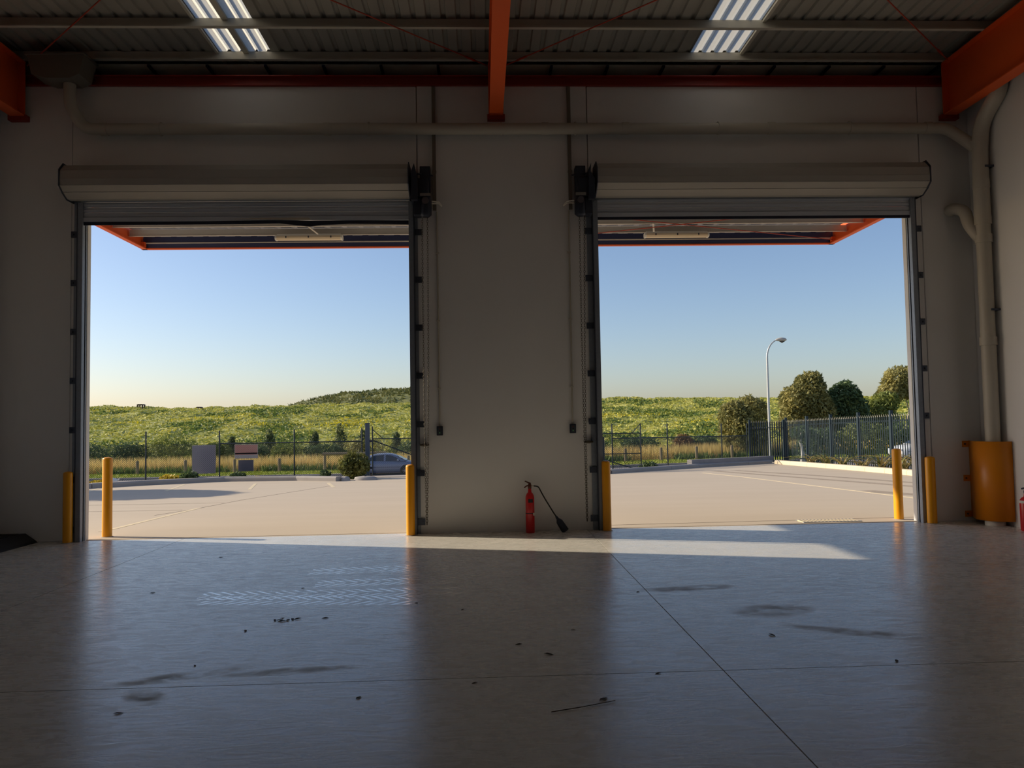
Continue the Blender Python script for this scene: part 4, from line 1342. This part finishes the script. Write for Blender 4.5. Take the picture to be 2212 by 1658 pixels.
def mesh_fence(posts, label, rail_from=0, h=1.83, hm=1.34, name='mesh_fence'):
    f = thing(name, (posts[0][0], posts[0][1], ys_(posts[0][1])), label, 'fence')
    for (x, y) in posts:
        MB().tube([(x, y, ys_(y) - 0.1), (x, y, ys_(y) + h)], 0.028, 10).build('post', M_FENCE, f)
    for i in range(len(posts) - 1):
        (x0, y0), (x1, y1) = posts[i], posts[i + 1]
        mesh_panel((x0, y0, ys_(y0)), (x1, y1, ys_(y1)), 0.03, hm, M_FENCE, f)
        if i >= rail_from:
            MB().tube([(x0, y0, ys_(y0) + hm), (x1, y1, ys_(y1) + hm)], 0.021, 8).build('top_rail', M_FENCE, f)
        else:
            MB().tube([(x0, y0, ys_(y0) + hm), (x1, y1, ys_(y1) + hm)], 0.004, 6).build('top_wire', M_FENCE, f)
    return f


mesh_fence([(-15.2, 16.3), (-12.34, 17.5), (-9.86, 18.05), (-6.98, 17.65), (-4.50, 17.75)], 'black mesh fence with thin posts carrying the signs, seen through the left door', 2)
mesh_fence([(5.02, 18.3), (7.66, 20.3), (10.75, 22.9), (12.25, 23.9)], 'black mesh fence with a top rail, seen through the right door', 0, 1.84, 1.27)


def gate(x0, y0, x1, y1, htop, label, brace_up, mid=False):
    gl = thing('mesh_gate', (x0, y0, ys_(y0)), label, 'gate', 'mesh gates across the driveway')
    za, zb_ = ys_(y0) + 0.06, ys_(y1) + 0.06
    for (a, b, r) in (((x0, y0, za), (x0, y0, za + 1.83), 0.025), ((x1, y1, zb_), (x1, y1, zb_ + 1.78), 0.025)):
        MB().tube([a, b], r, 8).build('stile', M_FENCE, gl)
    MB().tube([(x0, y0, za + htop), (x1, y1, zb_ + htop)], 0.021, 8).build('top_rail', M_FENCE, gl)
    MB().tube([(x0, y0, za + 0.02), (x1, y1, zb_ + 0.02)], 0.021, 8).build('bottom_rail', M_FENCE, gl)
    if mid:
        MB().tube([(x0, y0, za + 0.62), (x1, y1, zb_ + 0.62)], 0.018, 8).build('middle_rail', M_FENCE, gl)
    if brace_up:
        MB().tube([(x0, y0, za + htop - 0.05), (x0 + (x1 - x0) * 0.55, y0 + (y1 - y0) * 0.55, za + 0.25)], 0.021, 8).build('brace', M_FENCE, gl)
        MB().tube([(x0, y0, za + htop + 0.35), (x0 + 0.4, y0, za + htop)], 0.015, 8).build('corner_brace', M_FENCE, gl)
    else:
        MB().tube([(x0 + (x1 - x0) * 0.35, y0 + (y1 - y0) * 0.35, za + 0.95), (x0 + (x1 - x0) * 0.95, y0 + (y1 - y0) * 0.95, zb_ + 0.03)], 0.021, 8).build('brace', M_FENCE, gl)
        MB().tube([(x1, y1, zb_ + htop + 0.36), (x1 - 0.36, y1 - 0.1, zb_ + htop)], 0.015, 8).build('corner_brace', M_FENCE, gl)
    mesh_panel((x0, y0, za), (x1, y1, zb_), 0.03, htop, M_FENCE, gl)


gate(-4.12, 17.85, 0.9, 17.4, 1.36, 'mesh gate with a diagonal brace in front of the blue car', True)
gate(1.0, 17.3, 6.15, 18.4, 1.40, 'mesh gate with a middle rail left of the right hand mesh fence', False, True)
gp = thing('gate_post', (-4.28, 17.7, ys_(17.7)), 'thick square dark gate post left of the blue car', 'post')
MB().box(-4.36, -4.20, 17.62, 17.78, ys_(17.7) - 0.1, ys_(17.7) + 2.0).build('shaft', mat('post_slate', (62, 76, 92), 0.5), gp, bevel=0.008)
MB().box(-4.375, -4.185, 17.605, 17.795, ys_(17.7) + 2.0, ys_(17.7) + 2.02).build('cap', mat('post_slate', (62, 76, 92), 0.5), gp)
MB().box(-4.2, -4.1, 17.69, 17.75, ys_(17.7) + 0.3, ys_(17.7) + 0.38).build('hinge', M_BLKM, gp)
MB().box(-4.2, -4.1, 17.69, 17.75, ys_(17.7) + 1.3, ys_(17.7) + 1.38).build('hinge', M_BLKM, gp)

# palisade fence: posts, rails, every pale on its own
pf = thing('palisade_fence', (14.1, 12.4, ys_(12.4)), 'dark steel palisade fence along the right side of the yard', 'fence')
py = [23.9, 21.6, 19.3, 17.0, 14.7, 12.4, 10.1, 7.8]
for y in py:
    MB().box(14.05, 14.15, y - 0.05, y + 0.05, ys_(y) - 0.1, ys_(y) + 2.08).build('post', M_PAL, pf, bevel=0.004)
for i in range(len(py) - 1):
    a, b = py[i], py[i + 1]
    for hh in (0.22, 1.72):
        MB().bar((14.12, a, ys_(a) + hh), (14.12, b, ys_(b) + hh), 0.04, 0.045).build('rail', M_PAL, pf)


def pale_mesh(h):
    """W-section pale with a pointed head"""
    pr = [(-0.03, 0.0), (-0.018, -0.012), (-0.006, 0.0), (0.006, 0.0), (0.018, -0.012), (0.03, 0.0)]
    vs, fs = [], []
    for (a, b) in pr:
        vs += [(b, a, 0.05), (b, a, h - 0.10), (b + 0.003, a, h - 0.10), (b + 0.003, a, 0.05)]
    for i in range(5):
        k = 4 * i
        fs += [(k, k + 4, k + 5, k + 1), (k + 2, k + 6, k + 7, k + 3)]
    mb = MB().add(vs, fs)
    return mb


M0 = pale_mesh(1.97)
pl0 = M0.build('pale', M_PAL, pf, local=True)
tip = MB().add([(-0.005, -0.03, 1.87), (-0.005, 0.03, 1.87), (0.005, 0.03, 1.87), (0.005, -0.03, 1.87), (-0.03, 0, 1.97)], [(0, 1, 4), (1, 2, 4), (2, 3, 4), (3, 0, 4), (3, 2, 1, 0)]).build('tip', M_TIP, pl0, local=True)
first = True
for i in range(len(py) - 1):
    nn = 15
    for k in range(nn):
        y = py[i] - 0.12 - (2.3 - 0.24) * k / (nn - 1)
        loc = (14.085 - 14.1, y - 12.4, ys_(y) - ys_(12.4))
        if first:
            pl0.location = loc
            first = False
        else:
            o = share(pl0, 'pale', pf, loc)
            share(tip, 'tip', o, (0, 0, 0))
pg = thing('palisade_gate', (12.3, 23.9, ys_(23.9)), 'narrow steel palisade gate at the far corner of the yard', 'gate')
z9 = ys_(23.9)
for x in (12.38, 13.98):
    MB().box(x - 0.04, x + 0.04, 23.86, 23.94, z9 - 0.05, z9 + 2.0).build('post', M_PAL, pg)
for hh in (0.3, 1.62):
    MB().bar((12.38, 23.9, z9 + hh), (13.98, 23.9, z9 + hh), 0.03, 0.045).build('rail', M_TIP, pg)
for k in range(14):
    x = 12.48 + 0.107 * k
    o = share(pl0, 'pale', pg, (x - 12.3, -0.03, 0.0), PI / 2)
    share(tip, 'tip', o, (0, 0, 0))

# ------------------------------------------------------------------ signs on the fence
M_SGB = mat('sign_back', (168, 164, 176), 0.5, 0.1)


def sign(x0, x1, z0, z1, y, label, m, bands=None):
    s = thing('fence_sign', ((x0 + x1) / 2, y, z0), label, 'sign', 'signs wired to the mesh fence')
    MB().box(x0, x1, y, y + 0.012, z0, z1).build('panel', m, s)
    e = M_ALU
    MB().box(x0 - 0.008, x0, y - 0.004, y + 0.014, z0, z1).build('edge_strip', e, s)
    MB().box(x1, x1 + 0.008, y - 0.004, y + 0.014, z0, z1).build('edge_strip', e, s)
    for (a, b, mm) in (bands or []):
        MB().box(x0 + 0.01, x1 - 0.01, y - 0.004, y, z0 + (z1 - z0) * a, z0 + (z1 - z0) * b).build('colour_band', mm, s)
    return s


sign(-10.86, -10.0, -0.18, 0.88, 18.035, 'tall blank grey panel on the mesh fence', M_SGB)
sign(-9.27, -8.42, 0.36, 0.89, 17.975, 'wide sign with a pink face and white foot on the mesh fence', mat('sign_white', (222, 214, 210), 0.5), [(0.26, 0.95, mat('sign_pink', (240, 176, 162), 0.5)), (0.30, 0.40, mat('sign_red', (204, 110, 100), 0.5))])
sign(-9.13, -8.58, -0.12, 0.30, 17.975, 'little dark grey sign below the pink one', mat('sign_grey', (112, 110, 126), 0.5))
sign(4.42, 4.70, 0.02, 0.92, 17.66 + 0.55, 'narrow dark sign with a pale edge beside the right end of the middle wall', mat('sign_dark', (44, 54, 60), 0.5))

# rubbish bag and kerb stones by the gate
bgm = thing('white_bag', (-13.2, 16.6, ys_(16.6)), 'white rubbish bag lying near the foot of the mesh fence', 'bag')
r_ = np.random.RandomState(4)
u = np.linspace(0, 2 * PI, 15)[:-1]
w = np.linspace(0.05, PI - 0.05, 8)
V, T = [], []
for b in w:
    for a in u:
        k = 1 + 0.22 * (r_.rand() - 0.5)
        V.append((-13.2 + 0.27 * k * math.sin(b) * math.cos(a), 16.6 + 0.17 * k * math.sin(b) * math.sin(a), ys_(17) + 0.11 + 0.11 * k * math.cos(b)))
for i in range(7):
    for j in range(14):
        T.append((i * 14 + j, i * 14 + (j + 1) % 14, (i + 1) * 14 + (j + 1) % 14, (i + 1) * 14 + j))
np_mesh('sack', V, T, mat('bag_white', (236, 234, 230), 0.5), bgm, smooth=True)
MB().tube([(-12.95, 16.6, ys_(17) + 0.12), (-12.86, 16.59, ys_(17) + 0.17)], [0.03, 0.015], 8).build('knot', mat('bag_white', (236, 234, 230), 0.5), bgm)


def stone(x, y, rx, ry, rz, seed, label):
    r = np.random.RandomState(seed)
    V, T = [], []
    for b in np.linspace(0.02, PI / 2, 5):
        for a in np.linspace(0, 2 * PI, 13)[:-1]:
            k = 1 + 0.16 * (r.rand() - 0.5)
            V.append((x + rx * k * math.sin(b) ** 0.6 * math.cos(a), y + ry * k * math.sin(b) ** 0.6 * math.sin(a), ys_(y) + rz * k * math.cos(b)))
    for i in range(4):
        for j in range(12):
            T.append((i * 12 + j, i * 12 + (j + 1) % 12, (i + 1) * 12 + (j + 1) % 12, (i + 1) * 12 + j))
    tag(np_mesh('kerb_stone', V, T, M_KERB, at=(x, y, ys_(y)), smooth=True), label, 'stone', 'stones round the clipped bush')


stone(-5.05, 15.55, 0.16, 0.3, 0.14, 1, 'leftmost rounded concrete stone before the clipped bush')
stone(-4.72, 15.45, 0.16, 0.3, 0.15, 2, 'pale rounded concrete stone in front of the clipped bush')
stone(-4.05, 15.6, 0.42, 0.28, 0.14, 3, 'long flat concrete stone right of the clipped bush')

# ------------------------------------------------------------------ timber posts and rail beyond the road
for k, (x, lb) in enumerate([(-24.8, 'timber post just right of the left outer bollard'), (-21.4, 'timber post left of the grey panel'), (-17.9, 'timber post under the pink and white sign'), (-14.7, 'timber post right of the little dark grey sign'), (-5.4, 'timber post above the bonnet of the blue car'), (10.55, 'timber post behind the mesh gate frame'), (13.2, 'timber post just left of the middle post of the right mesh fence'), (15.85, 'timber post in the middle of the right mesh fence'), (18.5, 'timber post left of the palisade gate')]):
    y = 45.2
    z = gzf(x, y)
    o = MB().lathe([(0.11, -0.1), (0.11, 0.92), (0.09, 0.97), (0.02, 0.99)], 10, (x, y, z)).build('timber_post', M_WOOD, at=(x, y, z))
    tag(o, lb, 'post', 'timber posts along the verge')
br = thing('timber_barrier', (-11.4, 45.0, gzf(-11.4, 45)), 'timber rail barrier on two posts behind the boot of the blue car', 'barrier')
za, zb_ = gzf(-11.4, 45), gzf(-7.2, 45)
for x, z in ((-11.4, za), (-7.2, zb_)):
    MB().tube([(x, 45, z - 0.1), (x, 45, z + 1.22)], 0.10, 10).build('post', M_WOOD, br)
MB().tube([(-11.55, 44.97, za + 1.24), (-7.0, 44.97, zb_ + 1.24)], 0.10, 10).build('rail', M_WOOD, br)

# ------------------------------------------------------------------ street lamp
lz = gzf(21.3, 45)
la = thing('street_lamp', (21.3, 45, lz), 'tall grey street lamp with a curved arm beyond the right hand fence', 'street lamp')
M_GAL = mat('lamp_galvanised', (186, 188, 186), 0.4, 0.3)
MB().tube([(21.3, 45, lz), (21.3, 45, lz + 7.4)], [0.11, 0.075], 14).build('pole', M_GAL, la)
arm = [(21.3, 45, lz + 7.4)]
for k in range(1, 10):
    a = k / 9 * math.radians(78)
    arm.append((21.3 + 1.0 * (1 - math.cos(a)), 45, lz + 7.4 + 1.35 * math.sin(a)))
MB().tube(arm, [0.075 - 0.004 * k for k in range(10)], 12).build('arm', M_GAL, la)
ex_, ez_ = arm[-1][0], arm[-1][2]
hd = MB().tube([(ex_ - 0.1, 45, ez_ - 0.02), (ex_ + 0.08, 45, ez_ + 0.02), (ex_ + 0.35, 45, ez_ + 0.03), (ex_ + 0.62, 45, ez_ + 0.02), (ex_ + 0.72, 45, ez_ + 0.0)], [0.05, 0.12, 0.15, 0.12, 0.04], 14).build('lamp_head', mat('lamp_head', (190, 182, 168), 0.4), la)
MB().tube([(ex_ + 0.2, 45, ez_ - 0.07), (ex_ + 0.38, 45, ez_ - 0.13), (ex_ + 0.58, 45, ez_ - 0.07)], [0.06, 0.11, 0.05], 12).build('lens', mat('lamp_lens', (90, 84, 74), 0.3), hd)
MB().box(21.22, 21.38, 44.86, 44.9, lz + 0.7, lz + 1.2).build('access_door', M_GAL, la)

# ------------------------------------------------------------------ cars
M_TYRE = mat('tyre', (30, 30, 32), 0.8)
M_RIM = mat('alloy', (176, 178, 184), 0.35, 0.7)
M_GLASS = mat('car_glass', (48, 56, 66), 0.08, 0.0, spec=0.9)
M_LAMPR = mat('tail_red', (160, 24, 24), 0.3)
M_LAMPW = mat('head_clear', (214, 218, 222), 0.15)


def car(loc, rotz, m, label):
    c = thing('car', loc, label, 'car', 'parked cars')
    st = [(-2.33, 0.62, 0.45, 0.80), (-2.28, 0.76, 0.28, 0.95), (-1.95, 0.86, 0.23, 1.02), (-1.3, 0.90, 0.21, 1.0), (-0.5, 0.905, 0.2, 0.955), (0.5, 0.905, 0.2, 0.935), (1.2, 0.90, 0.2, 0.93), (1.75, 0.88, 0.22, 0.86), (2.15, 0.80, 0.26, 0.74), (2.32, 0.62, 0.36, 0.62)]
    vs, fs = [], []
    for (x, w, zb0, zt) in st:
        half = [(w * 0.80, zb0), (w * 0.97, zb0 + 0.08), (w, zb0 + (zt - zb0) * 0.5), (w * 0.985, zb0 + (zt - zb0) * 0.72), (w * 0.95, zt - 0.05), (w * 0.80, zt)]
        ring = [(x, a, z) for a, z in half] + [(x, 0, zt + 0.025)] + [(x, -a, z) for a, z in half[::-1]]
        vs += ring
    k = 13
    for i in range(len(st) - 1):
        for j in range(k):
            fs.append((i * k + j, i * k + (j + 1) % k, (i + 1) * k + (j + 1) % k, (i + 1) * k + j))
    fs += [tuple(range(k))[::-1], tuple(range((len(st) - 1) * k, len(st) * k))]
    MB().add(vs, fs, True).build('body', m, c, local=True)
    # cabin
    cb = [(-1.75, 0.72, 1.0), (-1.15, 0.64, 1.30), (-0.65, 0.60, 1.415), (0.0, 0.59, 1.445), (0.35, 0.60, 1.41), (0.75, 0.64, 1.27), (1.35, 0.72, 0.95)]
    vs, fs = [], []
    for (x, w, z) in cb:
        wb_ = 0.80
        vs += [(x, wb_, 0.93), (x, w, z - 0.04), (x, w - 0.09, z), (x, -(w - 0.09), z), (x, -w, z - 0.04), (x, -wb_, 0.93)]
    for i in range(len(cb) - 1):
        for j in range(5):
            fs.append((i * 6 + j, i * 6 + j + 1, (i + 1) * 6 + j + 1, (i + 1) * 6 + j))
    MB().add(vs, fs, True).build('cabin', m, c, local=True)

    def side(x, z):          # point on the cabin flank, pushed out a little
        for i in range(len(cb) - 1):
            if cb[i][0] <= x <= cb[i + 1][0]:
                t = (x - cb[i][0]) / (cb[i + 1][0] - cb[i][0])
                w = cb[i][1] * (1 - t) + cb[i + 1][1] * t
                zt = cb[i][2] * (1 - t) + cb[i + 1][2] * t - 0.04
                f = (z - 0.93) / max(zt - 0.93, 0.01)
                return 0.80 + (w - 0.80) * min(1, f) + 0.012
        return 0.8
    for s in (-1, 1):
        for pts in ([(-1.15, 0.985), (-0.10, 0.965), (-0.10, 1.355), (-0.62, 1.325), (-0.95, 1.215)], [(0.02, 0.965), (1.0, 0.955), (0.72, 1.17), (0.36, 1.315), (0.02, 1.355)]):
            v = [(x, s * side(x, z), z) for x, z in pts]
            MB().add(v, [tuple(range(5)) if s < 0 else tuple(range(5))[::-1]]).build('side_window', M_GLASS, c, local=True)
        MB().box(-1.9, 2.0, min(s * 0.895, s * 0.912), max(s * 0.895, s * 0.912), 0.545, 0.575).build('side_moulding', mat('moulding_dark', (56, 64, 92), 0.4), c, local=True)
        MB().box(-1.0, 1.0, min(s * 0.86, s * 0.9), max(s * 0.86, s * 0.9), 0.2, 0.27).build('sill', mat('moulding_dark', (56, 64, 92), 0.4), c, local=True)
        for xh in (-0.95, 0.12):
            MB().box(xh, xh + 0.16, min(s * 0.885, s * 0.92), max(s * 0.885, s * 0.92), 0.76, 0.79).build('door_handle', m, c, local=True)
        MB().tube([(0.83, s * 0.80, 0.97), (0.85, s * 0.93, 1.02), (0.87, s * 0.99, 1.02)], [0.03, 0.075, 0.06], 10).build('mirror', m, c, local=True)
        MB().box(2.02, 2.26, min(s * 0.45, s * 0.74), max(s * 0.45, s * 0.74), 0.60, 0.70).build('headlight', M_LAMPW, c, local=True)
        MB().box(-2.32, -2.22, min(s * 0.42, s * 0.74), max(s * 0.42, s * 0.74), 0.74, 0.9).build('tail_light', M_LAMPR, c, local=True)
        for xw in (-1.38, 1.36):
            MB().tube([(xw, s * 0.70, 0.33), (xw, s * 0.908, 0.33)], 0.385, 24).build('arch_shade_disc', M_BLK, c, local=True)  # dark disc, the shade of the arch hollow put into its colour
            tb = MB().tube([(xw, s * 0.70, 0.325), (xw, s * 0.88, 0.325), (xw, s * 0.915, 0.325)], [0.325, 0.325, 0.305], 24).build('wheel', M_TYRE, c, local=True)
            rm = MB().tube([(xw, s * 0.905, 0.325), (xw, s * 0.921, 0.325)], [0.09, 0.08], 12)
            for q in range(10):
                a = 2 * PI * q / 10
                rm.bar((xw + 0.06 * math.cos(a), s * 0.918, 0.325 + 0.06 * math.sin(a)), (xw + 0.215 * math.cos(a), s * 0.918, 0.325 + 0.215 * math.sin(a)), 0.02, 0.035)
            rm.build('rim', M_RIM, tb, local=True)
    MB().add([(0.78, 0.57, 1.275), (0.78, -0.57, 1.275), (1.33, -0.68, 0.985), (1.33, 0.68, 0.985)], [(0, 1, 2, 3)]).build('windscreen', M_GLASS, c, local=True)
    MB().add([(-1.18, 0.55, 1.30), (-1.18, -0.55, 1.30), (-1.74, -0.63, 1.02), (-1.74, 0.63, 1.02)], [(3, 2, 1, 0)]).build('rear_window', M_GLASS, c, local=True)
    MB().prism([(-2.36, 1.13), (-2.05, 1.16), (-2.0, 1.13), (-2.3, 1.10)], 'y', -0.7, 0.7).box(-2.2, -2.12, -0.6, -0.55, 1.0, 1.12).box(-2.2, -2.12, 0.55, 0.6, 1.0, 1.12).build('spoiler', m, c, local=True)
    MB().box(-0.95, 0.95, -0.02, 0.02, 0.05, 0.1).build('underbody', M_BLK, c, local=True)
    c.rotation_euler = (0, 0, rotz)
    return c


car((-6.35, 40.2, gzf(-6.35, 40.2) + 0.0), 0.0, mat('car_blue_grey', (132, 142, 164), 0.28, 0.3), 'blue grey sedan parked on the road beyond the left door')
car((26.2, 32.6, gzf(26.2, 32.6)), PI, mat('car_white', (226, 228, 230), 0.3), 'white car parked behind the palisade fence')

# ------------------------------------------------------------------ two small vents on the skyline of the bank
for x, lb in ((-56.2, 'small dark shelter on the skyline at the left'), (-46.7, 'smaller dark shelter on the skyline right of the first')):
    y = 118.0
    z = float(bankz(np.array([x]), np.array([y]))[0])
    h = thing('field_shelter', (x, y, z), lb, 'shelter', 'shelters on the skyline')
    s = 0.55 if x < -50 else 0.42
    for a in (-0.7, 0.7):
        for b in (-0.4, 0.4):
            MB().box(x + a * s - 0.08, x + a * s + 0.08, y + b - 0.08, y + b + 0.08, z - 0.4, z + 0.75 * s).build('leg', M_BARKD, h)
    MB().prism([(x - 1.0 * s, z + 0.72 * s), (x + 1.0 * s, z + 0.72 * s), (x + 0.6 * s, z + 1.1 * s), (x - 0.6 * s, z + 1.1 * s)], 'y', y - 0.6, y + 0.6).build('roof', M_BARKD, h)
